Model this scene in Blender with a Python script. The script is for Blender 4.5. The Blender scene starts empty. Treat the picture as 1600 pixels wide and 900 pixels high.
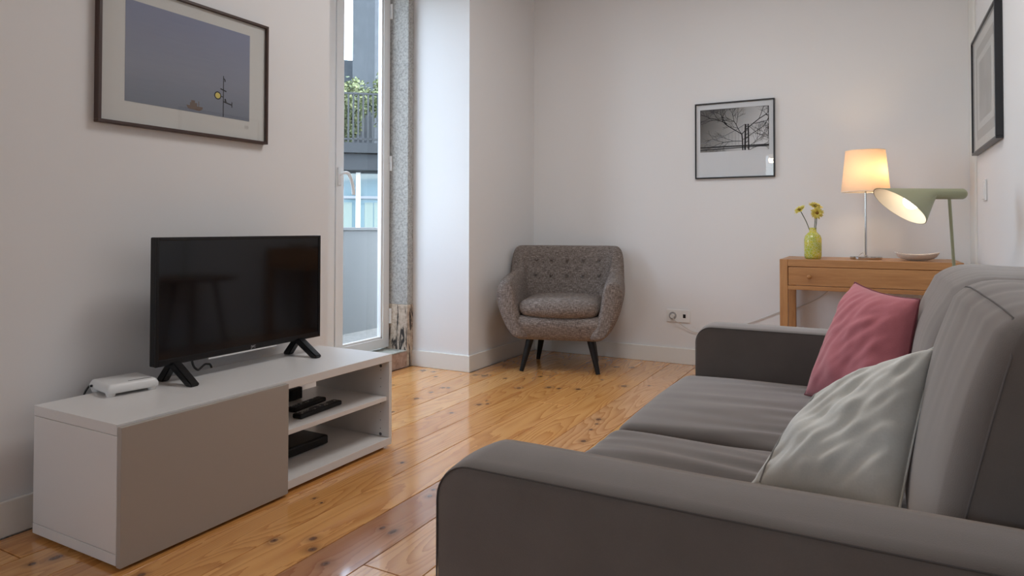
import bpy, bmesh, math, random
from mathutils import Vector, Matrix, noise
PI = math.pi
R = math.radians
random.seed(7)
C = bpy.context.scene.collection
SC = bpy.context.scene

# ------------------------------------------------------------------ camera
cam_d = bpy.data.cameras.new('camera')
cam = bpy.data.objects.new('camera', cam_d)
C.objects.link(cam)
cam.location = (0, 0, 0.9214)
cam.rotation_mode = 'XYZ'
cam.rotation_euler = (R(90.976), R(-0.09), R(28.5))
cam_d.sensor_width = 36
cam_d.lens = 36 * 1045.7 / 1600
cam_d.shift_y = -(450 - 338.4) / 1600
cam_d.clip_start = 0.02
SC.camera = cam

# ------------------------------------------------------------------ world, sun, exposure
w = bpy.data.worlds.new('sky')
SC.world = w
w.use_nodes = True
nt = w.node_tree
sky = nt.nodes.new('ShaderNodeTexSky')
sky.sky_type = 'NISHITA'
sky.sun_disc = False
sky.sun_elevation = R(52)
sky.sun_rotation = R(60)
sky.air_density = 1.0
sky.dust_density = 2.0
mixw = nt.nodes.new('ShaderNodeMix')
mixw.data_type = 'RGBA'
mixw.inputs[0].default_value = 0.62
nt.links.new(sky.outputs[0], mixw.inputs[6])
mixw.inputs[7].default_value = (3.75, 4.15, 4.75, 1)
nt.links.new(mixw.outputs[2], nt.nodes['Background'].inputs[0])
nt.nodes['Background'].inputs[1].default_value = 1.9

def light(name, kind, loc, energy, color=(1, 1, 1), **kw):
    d = bpy.data.lights.new(name, kind)
    d.energy = energy
    d.color = color
    for k, v in kw.items():
        setattr(d, k, v)
    o = bpy.data.objects.new(name, d)
    o.location = loc
    C.objects.link(o)
    return o

sun = light('sun', 'SUN', (5, -5, 12), 3.0, (1, .95, .87), angle=R(0.6))
sun.rotation_euler = Vector((-0.62, 0.35, -1.0)).to_track_quat('-Z', 'Y').to_euler()

def portal(name, loc, direction, sx, sy):
    o = light(name, 'AREA', loc, 1.0, shape='RECTANGLE', size=sx, size_y=sy)
    o.data.cycles.is_portal = True
    o.rotation_euler = Vector(direction).to_track_quat('-Z', 'Y').to_euler()
    return o
portal('door_portal', (-3.00, 3.01, 1.40), (1, 0, 0), 1.3, 2.7)
portal('fill_window_portal', (-1.15, -3.42, 1.65), (0, 1, 0), 1.3, 1.4)

ceil_l = light('ceiling_fill_light', 'AREA', (-.80, 2.60, 2.815), 24, (.97, .98, 1.0), shape='DISK', size=.9)  # soft overhead fill added out of view to brighten walls and tops
SC.view_settings.view_transform = 'Standard'
SC.view_settings.look = 'None'
SC.view_settings.gamma = 1
SC.view_settings.use_curve_mapping = False
SC.view_settings.exposure = 0.0

# ------------------------------------------------------------------ materials
def mat(name, color=(.8, .8, .8), rough=.5, metal=0, **kw):
    m = bpy.data.materials.new(name)
    m.use_nodes = True
    b = m.node_tree.nodes['Principled BSDF']
    b.inputs['Base Color'].default_value = (*color, 1)
    b.inputs['Roughness'].default_value = rough
    b.inputs['Metallic'].default_value = metal
    for k, v in kw.items():
        b.inputs[k.replace('_', ' ')].default_value = v
    return m

def N(m, t, **kw):
    n = m.node_tree.nodes.new(t)
    for k, v in kw.items():
        setattr(n, k, v)
    return n

def L(m, a, b):
    m.node_tree.links.new(a, b)

def bsdf(m):
    return m.node_tree.nodes['Principled BSDF']

def coords(m, scale=(1, 1, 1), which='Object'):
    tc = N(m, 'ShaderNodeTexCoord')
    mp = N(m, 'ShaderNodeMapping')
    mp.inputs['Scale'].default_value = scale
    L(m, tc.outputs[which], mp.inputs[0])
    return mp.outputs[0]

def ramp(m, fac, stops):
    r = N(m, 'ShaderNodeValToRGB')
    el = r.color_ramp.elements
    while len(el) < len(stops):
        el.new(0.5)
    for e, (p, c) in zip(el, stops):
        e.position = p
        e.color = (*c, 1)
    L(m, fac, r.inputs[0])
    return r.outputs[0]

def noise_tex(m, vec, scale, detail=3, rough=.5, dist=0):
    n = N(m, 'ShaderNodeTexNoise')
    n.inputs['Scale'].default_value = scale
    n.inputs['Detail'].default_value = detail
    n.inputs['Roughness'].default_value = rough
    n.inputs['Distortion'].default_value = dist
    L(m, vec, n.inputs['Vector'])
    return n.outputs['Fac']

def bump(m, h, strength=.2, dist=.002):
    b = N(m, 'ShaderNodeBump')
    b.inputs['Strength'].default_value = strength
    b.inputs['Distance'].default_value = dist
    L(m, h, b.inputs['Height'])
    L(m, b.outputs[0], bsdf(m).inputs['Normal'])

def math_n(m, op, a, b=None, c=None):
    n = N(m, 'ShaderNodeMath', operation=op)
    for i, v in enumerate((a, b, c)):
        if v is None:
            continue
        if isinstance(v, (int, float)):
            n.inputs[i].default_value = v
        else:
            L(m, v, n.inputs[i])
    return n.outputs[0]

def mixc(m, fac, a, b, mode='MIX'):
    n = N(m, 'ShaderNodeMix', data_type='RGBA', blend_type=mode)
    for i, v in ((0, fac), (6, a), (7, b)):
        if isinstance(v, (int, float)):
            n.inputs[i].default_value = v
        elif isinstance(v, tuple):
            n.inputs[i].default_value = (*v, 1)
        else:
            L(m, v, n.inputs[i])
    return n.outputs[2]

def paint(name, col, rough=.6, amt=.03):
    m = mat(name, col, rough)
    v = coords(m)
    f = noise_tex(m, v, 1.3, 3)
    c2 = tuple(max(0, x - amt) for x in col)
    L(m, ramp(m, f, [(.35, c2), (.65, col)]), bsdf(m).inputs['Base Color'])
    bump(m, noise_tex(m, v, 260, 2), .06, .001)
    return m

M = {}
M['wall'] = paint('wall_paint', (.80, .79, .785), .7, .012)
M['ceiling'] = paint('ceiling_paint', (.82, .81, .80), .8, .01)
M['skirting'] = paint('skirting_paint', (.80, .785, .74), .38, .01)
M['laminate'] = mat('white_laminate', (.76, .735, .71), .33)
M['taupe'] = mat('taupe_laminate', (.40, .355, .31), .38)
M['white_metal'] = mat('white_aluminium', (.78, .78, .77), .3)
M['dark_gap'] = mat('dark_gasket', (.02, .02, .02), .6)
M['black_plastic'] = mat('black_plastic', (.006, .006, .007), .25, Specular_IOR_Level=.35)
M['matt_black'] = mat('matt_black_plastic', (.008, .008, .009), .5, Specular_IOR_Level=.3)
M['screen'] = mat('tv_screen', (.004, .004, .005), .07, Specular_IOR_Level=.45)
M['white_plastic'] = mat('white_plastic', (.78, .77, .75), .35)
M['grey_text'] = mat('silver_lettering', (.55, .55, .55), .3, .6)
M['chrome'] = mat('chrome', (.55, .55, .56), .06, 1)
M['steel'] = mat('brushed_steel', (.62, .62, .60), .28, 1)
M['black_wood'] = mat('black_lacquered_wood', (.006, .0055, .0055), .38, Specular_IOR_Level=.3)
M['frame_brown'] = mat('dark_walnut_frame', (.055, .028, .022), .35)
M['frame_black'] = mat('black_frame', (.015, .015, .018), .35)
M['mount'] = mat('white_mount_board', (.66, .66, .63), .8)
M['mount_grey'] = mat('pale_print_paper', (.72, .74, .76), .8)
M['green_lamp'] = mat('sage_green_enamel', (.33, .33, .20), .42)
M['lamp_inside'] = mat('white_enamel', (.85, .82, .75), .5)
M['cable_white'] = mat('white_cable', (.6, .58, .55), .5)
M['cable_dark'] = mat('dark_cable', (.03, .03, .03), .5)
M['stem'] = mat('flower_stem', (.045, .06, .015), .6)
M['petal'] = mat('yellow_petal', (.74, .62, .13), .6)
M['petal_c'] = mat('flower_centre', (.25, .13, .02), .8)
M['ink'] = mat('print_ink_black', (.02, .02, .024), .8)
M['ink_grey'] = mat('print_ink_grey', (.22, .23, .25), .8)
M['ink_mid'] = mat('print_ink_mid_grey', (.10, .105, .115), .8)
M['boat'] = mat('print_boat', (.17, .12, .095), .8)
M['clock'] = mat('print_clock_face', (.70, .58, .14), .8)
M['mark'] = mat('pencil_mark', (.38, .37, .36), .8)
M['seam_light'] = mat('pale_seam_thread', (.16, .14, .13), .9)
M['seam'] = mat('seam_thread', (.085, .074, .068), .9)

def emit(name, col, s):
    m = bpy.data.materials.new(name)
    m.use_nodes = True
    n = m.node_tree
    n.nodes.clear()
    e = n.nodes.new('ShaderNodeEmission')
    e.inputs[0].default_value = (*col, 1)
    e.inputs[1].default_value = s
    o = n.nodes.new('ShaderNodeOutputMaterial')
    n.links.new(e.outputs[0], o.inputs[0])
    return m
M['bulb'] = emit('glowing_bulb', (1, .86, .66), 4)

def glass_mat(name, tint=(1, 1, 1), refl=1.0, rough=0.0):
    m = bpy.data.materials.new(name)
    m.use_nodes = True
    n = m.node_tree
    n.nodes.clear()
    t = n.nodes.new('ShaderNodeBsdfTransparent')
    t.inputs[0].default_value = (*tint, 1)
    g = n.nodes.new('ShaderNodeBsdfGlossy')
    g.inputs['Roughness'].default_value = rough
    fr = n.nodes.new('ShaderNodeFresnel')
    fr.inputs[0].default_value = 1.5
    mu = n.nodes.new('ShaderNodeMath')
    mu.operation = 'MULTIPLY'
    mu.inputs[1].default_value = refl
    mx = n.nodes.new('ShaderNodeMixShader')
    o = n.nodes.new('ShaderNodeOutputMaterial')
    ge = n.nodes.new('ShaderNodeNewGeometry')     # reflect on the outer side of each face only
    m2 = n.nodes.new('ShaderNodeMath')
    m2.operation = 'SUBTRACT'
    m2.inputs[0].default_value = 1
    m3 = n.nodes.new('ShaderNodeMath')
    m3.operation = 'MULTIPLY'
    n.links.new(ge.outputs['Backfacing'], m2.inputs[1])
    n.links.new(fr.outputs[0], mu.inputs[0])
    n.links.new(mu.outputs[0], m3.inputs[0])
    n.links.new(m2.outputs[0], m3.inputs[1])
    n.links.new(m3.outputs[0], mx.inputs[0])
    n.links.new(t.outputs[0], mx.inputs[1])
    n.links.new(g.outputs[0], mx.inputs[2])
    n.links.new(mx.outputs[0], o.inputs[0])
    return m
M['glass'] = glass_mat('window_glass', (.95, .97, .97), .7)
M['picture_glass'] = glass_mat('picture_glass', (.98, .98, .98), .9)

# lamp shade: thin fabric letting light through
m = bpy.data.materials.new('lamp_shade_fabric')
m.use_nodes = True
n = m.node_tree
n.nodes.clear()
d_ = n.nodes.new('ShaderNodeBsdfDiffuse'); d_.inputs[0].default_value = (.82, .76, .68, 1)
t_ = n.nodes.new('ShaderNodeBsdfTranslucent'); t_.inputs[0].default_value = (.66, .46, .27, 1)
x_ = n.nodes.new('ShaderNodeMixShader'); x_.inputs[0].default_value = .5
o_ = n.nodes.new('ShaderNodeOutputMaterial')
n.links.new(d_.outputs[0], x_.inputs[1]); n.links.new(t_.outputs[0], x_.inputs[2]); n.links.new(x_.outputs[0], o_.inputs[0])
M['shade'] = m

def fabric(name, col, col2, rough=.9, fine=900, sheen=.25, bs=.25):
    m = mat(name, col, rough)
    v = coords(m)
    f = noise_tex(m, v, 9, 4, .6)
    f2 = noise_tex(m, v, fine, 2)
    c = ramp(m, f, [(.3, col2), (.7, col)])
    c = mixc(m, math_n(m, 'MULTIPLY', f2, .30), c, tuple(x * .55 for x in col))
    L(m, c, bsdf(m).inputs['Base Color'])
    bsdf(m).inputs['Sheen Weight'].default_value = sheen
    bsdf(m).inputs['Sheen Roughness'].default_value = .5
    bsdf(m).inputs['Sheen Tint'].default_value = (.95, .85, .78, 1)
    bump(m, f2, bs, .0008)
    return m
M['sofa'] = fabric('taupe_grey_velour', (.146, .123, .109), (.118, .099, .087), .85, 700, .65)
M['sofa_dark'] = fabric('sofa_side_velour', (.15, .13, .12), (.13, .11, .10), .9, 700, .2)
M['red'] = fabric('dusty_red_cotton', (.62, .19, .215), (.52, .15, .175), .95, 500, .3, .4)
M['red_dark'] = fabric('dark_red_stitching', (.22, .045, .06), (.2, .04, .05), .95, 300, .2, .4)
M['ivory'] = fabric('ivory_satin', (.88, .87, .81), (.78, .77, .70), .6, 300, .2, .1)

M['ivory_seam'] = mat('grey_piping', (.38, .37, .34), .8)
# woven tweed of the armchair
m = mat('taupe_tweed', (.25, .2, .17), .95)
v = coords(m, (300, 300, 300))
w1 = N(m, 'ShaderNodeTexNoise'); w1.inputs['Scale'].default_value = 1
mp1 = N(m, 'ShaderNodeMapping'); mp1.inputs['Scale'].default_value = (1, 1, .16); L(m, v, mp1.inputs[0]); L(m, mp1.outputs[0], w1.inputs['Vector'])
w2 = N(m, 'ShaderNodeTexNoise'); w2.inputs['Scale'].default_value = 1
mp2 = N(m, 'ShaderNodeMapping'); mp2.inputs['Scale'].default_value = (.16, .16, 1); L(m, v, mp2.inputs[0]); L(m, mp2.outputs[0], w2.inputs['Vector'])
f = math_n(m, 'ADD', w1.outputs['Fac'], w2.outputs['Fac'])
f = math_n(m, 'MULTIPLY', f, .5)
L(m, ramp(m, f, [(.34, (.085, .066, .056)), (.5, (.185, .150, .130)), (.66, (.36, .31, .28))]), bsdf(m).inputs['Base Color'])
bump(m, f, .5, .003)
M['tweed'] = m

# oak
def wood(name, light_c, dark_c, axis='X', rough=.4, scale=1.0):
    m = mat(name, light_c, rough)
    s = {'X': (1.2, 14, 14), 'Y': (14, 1.2, 14), 'Z': (14, 14, 1.2)}[axis]
    v = coords(m, tuple(q * scale for q in s))
    f = noise_tex(m, v, 1.6, 5, .55, .6)
    v2 = coords(m, tuple(q * scale * 5 for q in s))
    f2 = noise_tex(m, v2, 2.5, 3, .6)
    ff = math_n(m, 'ADD', math_n(m, 'MULTIPLY', f, .7), math_n(m, 'MULTIPLY', f2, .3))
    L(m, ramp(m, ff, [(.32, dark_c), (.5, tuple((a + b) / 2 for a, b in zip(light_c, dark_c))), (.66, light_c)]), bsdf(m).inputs['Base Color'])
    bump(m, f2, .12, .0008)
    return m
M['oak'] = wood('oak_long_grain', (.53, .265, .098), (.34, .145, .046), 'X')
M['oak_v'] = wood('oak_upright_grain', (.51, .255, .095), (.34, .145, .046), 'Z')
M['walnut'] = wood('brown_table_wood', (.26, .12, .055), (.15, .065, .03), 'X')

# stone jamb
def stone(name, c1, c2, c3, sc=55):
    m = mat(name, c1, .85)
    v = coords(m)
    f = noise_tex(m, v, sc, 5, .7)
    g = noise_tex(m, v, 4, 3)
    c = ramp(m, f, [(.34, c3), (.5, c2), (.66, c1)])
    c = mixc(m, math_n(m, 'MULTIPLY', g, .35), c, c2)
    L(m, c, bsdf(m).inputs['Base Color'])
    bump(m, f, .5, .004)
    return m
M['stone'] = stone('grey_granular_stone', (.54, .52, .48), (.40, .385, .355), (.22, .21, .195), 75)
m = stone('peeling_stone', (.62, .53, .42), (.50, .40, .31), (.25, .18, .13), 30)
v = coords(m, (16, 16, 2.6))
f = noise_tex(m, v, 1.5, 5, .65, 1.2)
old = bsdf(m).inputs['Base Color'].links[0].from_socket
L(m, mixc(m, ramp(m, f, [(.52, (0, 0, 0)), (.58, (1, 1, 1))]), old, (.035, .028, .025)), bsdf(m).inputs['Base Color'])
M['stone_low'] = m
M['stone_sill'] = stone('brown_stone_sill', (.50, .36, .28), (.40, .27, .21), (.26, .17, .13), 35)
M['sill_top'] = stone('grey_green_sill_top', (.46, .46, .40), (.38, .38, .33), (.27, .27, .23), 30)

# outdoor materials
M['concrete_dark'] = stone('blue_grey_render', (.048, .056, .064), (.042, .050, .057), (.038, .045, .052), 6)
M['concrete_mid'] = stone('light_grey_render', (.14, .16, .175), (.125, .14, .16), (.11, .125, .14), 6)
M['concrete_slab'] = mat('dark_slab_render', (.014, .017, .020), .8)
M['balcony_paint'] = paint('balcony_paint', (.20, .205, .20), .8, .01)
M['balcony_floor'] = stone('balcony_paving', (.30, .28, .25), (.25, .24, .215), (.19, .18, .165), 25)
M['railing'] = mat('dark_railing', (.008, .010, .012), .5)
M['street'] = mat('asphalt', (.09, .09, .09), .9)
M['bark'] = mat('bark', (.06, .045, .03), .9)
m = mat('foliage', (.13, .17, .06), .6)
oi = N(m, 'ShaderNodeTexCoord')
f = noise_tex(m, oi.outputs['Object'], 9, 3)
L(m, ramp(m, f, [(.35, (.05, .075, .018)), (.65, (.18, .20, .085))]), bsdf(m).inputs['Base Color'])
M['leaf'] = m
M['blind'] = mat('pale_green_curtain', (.15, .19, .17), .8)
M['pane_out'] = mat('reflective_pane', (.10, .16, .18), .05, 0, Specular_IOR_Level=.8)

# ------------------------------------------------------------------ geometry helpers
def box(bm, x0, x1, y0, y1, z0, z1, bev=0, seg=2):
    r = bmesh.ops.create_cube(bm, size=1)
    vs = r['verts']
    for v in vs:
        v.co = Vector(((x0 + x1) / 2 + v.co.x * (x1 - x0), (y0 + y1) / 2 + v.co.y * (y1 - y0), (z0 + z1) / 2 + v.co.z * (z1 - z0)))
    if bev > 0:
        es = list({e for v in vs for e in v.link_edges})
        bmesh.ops.bevel(bm, geom=es, offset=bev, segments=seg, affect='EDGES', profile=.5)
    return vs

def cyl(bm, p0, p1, r0, r1=None, seg=20, cap=True):
    r1 = r0 if r1 is None else r1
    p0, p1 = Vector(p0), Vector(p1)
    d = (p1 - p0).normalized()
    a = d.orthogonal().normalized(); b = d.cross(a)
    ra = [bm.verts.new(p0 + (a * math.cos(t) + b * math.sin(t)) * r0) for t in [2 * PI * i / seg for i in range(seg)]]
    rb = [bm.verts.new(p1 + (a * math.cos(t) + b * math.sin(t)) * r1) for t in [2 * PI * i / seg for i in range(seg)]]
    for i in range(seg):
        j = (i + 1) % seg
        bm.faces.new((ra[i], ra[j], rb[j], rb[i]))
    if cap:
        bm.faces.new(ra[::-1]); bm.faces.new(rb)

def lathe(bm, prof, c=(0, 0, 0), seg=40, cap0=True, cap1=True):
    c = Vector(c)
    rings = []
    for r, z in prof:
        rings.append([bm.verts.new(c + Vector((r * math.cos(2 * PI * i / seg), r * math.sin(2 * PI * i / seg), z))) for i in range(seg)])
    for A, B in zip(rings, rings[1:]):
        for i in range(seg):
            j = (i + 1) % seg
            bm.faces.new((A[i], A[j], B[j], B[i]))
    if cap0: bm.faces.new(rings[0][::-1])
    if cap1: bm.faces.new(rings[-1])

def tube(bm, pts, r, seg=8, closed=False):
    pts = [Vector(p) for p in pts]
    n = len(pts)
    rings = []
    up = Vector((0, 0, 1))
    prev = None
    for i, p in enumerate(pts):
        if closed: d = pts[(i + 1) % n] - pts[i - 1]
        else: d = pts[min(i + 1, n - 1)] - pts[max(i - 1, 0)]
        d.normalize()
        a = prev - d * prev.dot(d) if prev else (d.cross(up) if abs(d.z) < .95 else d.orthogonal())
        a.normalize(); prev = a
        b = d.cross(a)
        rr = r[i] if isinstance(r, (list, tuple)) else r
        rings.append([bm.verts.new(p + (a * math.cos(2 * PI * k / seg) + b * math.sin(2 * PI * k / seg)) * rr) for k in range(seg)])
    prs = list(zip(rings, rings[1:])) + ([(rings[-1], rings[0])] if closed else [])
    for A, B in prs:
        for k in range(seg):
            j = (k + 1) % seg
            bm.faces.new((A[k], A[j], B[j], B[k]))
    if not closed:
        bm.faces.new(rings[0][::-1]); bm.faces.new(rings[-1])

def spline(pts, n=8):
    P = [Vector(p) for p in pts]
    P = [P[0] * 2 - P[1]] + P + [P[-1] * 2 - P[-2]]
    out = []
    for i in range(1, len(P) - 2):
        for k in range(n):
            t = k / n
            a, b, c, d = P[i - 1], P[i], P[i + 1], P[i + 2]
            out.append(.5 * ((2 * b) + (c - a) * t + (2 * a - 5 * b + 4 * c - d) * t * t + (3 * b - a - 3 * c + d) * t ** 3))
    out.append(P[-2])
    return out

def rbox(bm, size, r, n=(16, 16, 8), fn=None):
    """rounded box centred on the origin with an even grid, fn(p, q)->p displaces"""
    h = Vector(size) / 2
    axes = []
    for k in range(3):
        inner = h[k] - r
        g = [-h[k] + r * (1 - math.cos(PI / 2 * i / 4)) for i in range(4)]
        g += [-inner + 2 * inner * i / n[k] for i in range(n[k] + 1)]
        g += [h[k] - r * (1 - math.cos(PI / 2 * i / 4)) for i in range(3, -1, -1)]
        axes.append(g)
    vm = {}
    def V(i, j, k):
        key = (i, j, k)
        if key not in vm:
            p = Vector((axes[0][i], axes[1][j], axes[2][k]))
            q = Vector([max(-(h[a] - r), min(h[a] - r, p[a])) for a in range(3)])
            d = p - q
            if d.length > 1e-9:
                p = q + d.normalized() * r
            nrm = d.normalized() if d.length > 1e-9 else Vector((0, 0, 1))
            if fn: p = fn(p, nrm)
            vm[key] = bm.verts.new(p)
        return vm[key]
    X, Y, Z = [len(a) - 1 for a in axes]
    for i in range(X):
        for j in range(Y):
            bm.faces.new((V(i, j, 0), V(i, j + 1, 0), V(i + 1, j + 1, 0), V(i + 1, j, 0)))
            bm.faces.new((V(i, j, Z), V(i + 1, j, Z), V(i + 1, j + 1, Z), V(i, j + 1, Z)))
    for i in range(X):
        for k in range(Z):
            bm.faces.new((V(i, 0, k), V(i + 1, 0, k), V(i + 1, 0, k + 1), V(i, 0, k + 1)))
            bm.faces.new((V(i, Y, k), V(i, Y, k + 1), V(i + 1, Y, k + 1), V(i + 1, Y, k)))
    for j in range(Y):
        for k in range(Z):
            bm.faces.new((V(0, j, k), V(0, j, k + 1), V(0, j + 1, k + 1), V(0, j + 1, k)))
            bm.faces.new((V(X, j, k), V(X, j + 1, k), V(X, j + 1, k + 1), V(X, j, k + 1)))

WM = {}
def thing(name, label, cat, loc=(0, 0, 0), rz=0, group=None, kind=None):
    o = bpy.data.objects.new(name, None)
    o.empty_display_size = .1
    o.location = loc
    o.rotation_euler = (0, 0, rz)
    C.objects.link(o)
    o['label'] = label
    o['category'] = cat
    if group: o['group'] = group
    if kind: o['kind'] = kind
    WM[o.name] = Matrix.Translation(loc) @ Matrix.Rotation(rz, 4, 'Z')
    return o

def obj(name, bm, m, parent=None, world=True, smooth=False, label=None, cat=None, group=None, kind=None, pivot=None):
    """world=True: geometry given in world coordinates; otherwise in the parent's frame"""
    me = bpy.data.meshes.new(name)
    if smooth:
        for f in bm.faces: f.smooth = True
    bmesh.ops.recalc_face_normals(bm, faces=bm.faces[:])
    bm.to_mesh(me); bm.free()
    me.materials.append(m)
    o = bpy.data.objects.new(name, me)
    C.objects.link(o)
    W = Matrix.Identity(4)
    if parent:
        W = WM[parent.name]
        o.parent = parent
        if world: me.transform(W.inverted())
    elif pivot:
        W = Matrix.Translation(pivot)
        if world: me.transform(W.inverted())
        o.location = pivot
    WM[o.name] = W
    if label: o['label'] = label
    if cat: o['category'] = cat
    if group: o['group'] = group
    if kind: o['kind'] = kind
    if smooth == 'auto':
        try:
            me.set_sharp_from_angle(angle=R(35))
        except Exception:
            pass
    return o

def bx(name, dims, m, parent=None, bev=0, seg=2, **kw):
    bm = bmesh.new()
    box(bm, *dims, bev, seg)
    return obj(name, bm, m, parent, **kw)

def boxes(name, lst, m, parent=None, bev=0, **kw):
    bm = bmesh.new()
    for d in lst: box(bm, *d, bev)
    return obj(name, bm, m, parent, **kw)

def copy_tree(o, parent=None):
    c = o.copy()
    C.objects.link(c)
    if parent is not None: c.parent = parent
    for ch in [x for x in bpy.data.objects if x.parent == o]:
        copy_tree(ch, c)
    return c

# ------------------------------------------------------------------ setting
XL, XR, YB, YN, ZC = -2.29, .484, 4.566, -3.2, 2.9
WT = -2.97        # outer face of the left wall
RY0, RY1, RZ = 2.384, 3.64, 2.72   # recess
boxes('wall_left', [(WT, XL, YN - .3, RY0, -.1, ZC), (WT, XL, RY1, YB + .3, -.1, ZC), (WT, XL, RY0, RY1, RZ, ZC)], M['wall'],
      label='white painted wall behind the television with a deep balcony door recess', cat='wall', kind='structure')
bx('wall_back', (XL, XR, YB, YB + .3, -.1, ZC), M['wall'], label='white far wall behind the armchair and the console table', cat='wall', kind='structure')
bx('wall_right', (XR, XR + .3, YN - .3, YB + .3, -.1, ZC), M['wall'], label='bluish white wall along the back of the sofa', cat='wall', kind='structure')
WX0, WX1, WZ0, WZ1 = -1.75, -.55, 1.0, 2.3
boxes('wall_near', [(XL, WX0, YN - .3, YN, -.1, ZC), (WX1, XR, YN - .3, YN, -.1, ZC), (WX0, WX1, YN - .3, YN, -.1, WZ0), (WX0, WX1, YN - .3, YN, WZ1, ZC)], M['wall'],
      label='white wall behind the camera with a wide window added for fill light', cat='wall', kind='structure')
bx('ceiling', (WT, XR + .3, YN - .3, YB + .3, ZC, ZC + .3), M['ceiling'], label='white ceiling over the living room', cat='ceiling', kind='structure')
win = thing('fill_window_1', 'wide white framed window added behind the camera for fill light', 'window', (0, YN - .15, WZ0), kind='structure')  # invented window, added to let in extra fill daylight from behind
boxes('fill_window_frame', [(WX0, WX0 + .06, YN - .2, YN - .14, WZ0, WZ1), (WX1 - .06, WX1, YN - .2, YN - .14, WZ0, WZ1), ((WX0 + WX1) / 2 - .04, (WX0 + WX1) / 2 + .04, YN - .2, YN - .14, WZ0, WZ1),
                       (WX0, WX1, YN - .2, YN - .14, WZ0, WZ0 + .06), (WX0, WX1, YN - .2, YN - .14, WZ1 - .06, WZ1)], M['white_metal'], win)
for a, b in ((WX0 + .06, (WX0 + WX1) / 2 - .04), ((WX0 + WX1) / 2 + .04, WX1 - .06)):
    bx('pane', (a, b, YN - .175, YN - .169, WZ0 + .06, WZ1 - .06), M['glass'], win)

# baseboards
BH = .106
bx('baseboard_left', (XL, XL + .014, YN, RY0, 0, BH), M['skirting'], bev=.003, label='cream skirting board along the television wall', cat='skirting', kind='structure')
bx('baseboard_pillar', (XL - .44, XL + .014, RY1 - .014, RY1, 0, BH), M['skirting'], bev=.003, label='cream skirting board inside the door recess beside the stone jamb', cat='skirting', kind='structure')
bx('baseboard_corner', (XL, XL + .014, RY1, YB, 0, BH), M['skirting'], bev=.003, label='cream skirting board between the recess and the armchair corner', cat='skirting', kind='structure')
bx('baseboard_back', (XL + .014, XR, YB - .014, YB, 0, BH), M['skirting'], bev=.003, label='cream skirting board along the far wall behind the armchair', cat='skirting', kind='structure')
bx('baseboard_right', (XR - .014, XR, YN, YB - .014, 0, BH), M['skirting'], bev=.003, label='cream skirting board behind the sofa', cat='skirting', kind='structure')
bx('trim_corner', (XR - .012, XR, 4.36, YB - .001, BH, ZC), M['skirting'], bev=.002, label='narrow white upright trim at the far right corner', cat='trim', kind='structure')

# floor of pine planks -------------------------------------------------
KN = [(490,842,9),(489,859,11),(598,825,7),(614,831,11),(672,775,8),(678,765,6),(509,881,9),(429,845,8),(492,779,5),(503,786,4),(629,723,6),
      (662,579,13),(678,581,8),(615,602,6),(693,606,7),(700,606,7),(674,613,7),(651,623,11),(614,644,7),(706,645,8),(743,586,11),(758,587,12),
      (790,591,8),(811,606,9),(749,632,9),(762,631,7),(761,626,5),(845,588,6),(858,605,12),(874,607,7),(904,608,11),(941,593,6),(975,603,13),
      (962,573,7),(989,574,11),(1015,602,6),(936,655,10),(933,662,6),(924,671,6),(912,689,9),(88,872,11),(51,882,7),(222,899,8)]
_fw = Vector((-math.sin(R(28.5)) * math.cos(R(.976)), math.cos(R(28.5)) * math.cos(R(.976)), math.sin(R(.976))))
_rt = Vector((math.cos(R(28.5)), math.sin(R(28.5)), 0)); _up = _rt.cross(_fw)
knots = []
for u, v, s in KN:
    d = _fw + _rt * ((u - 800) / 1045.7) - _up * ((v - 338.4) / 1045.7)
    t = -.9214 / d.z
    knots.append((d.x * t, d.y * t, s * .001))

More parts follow.
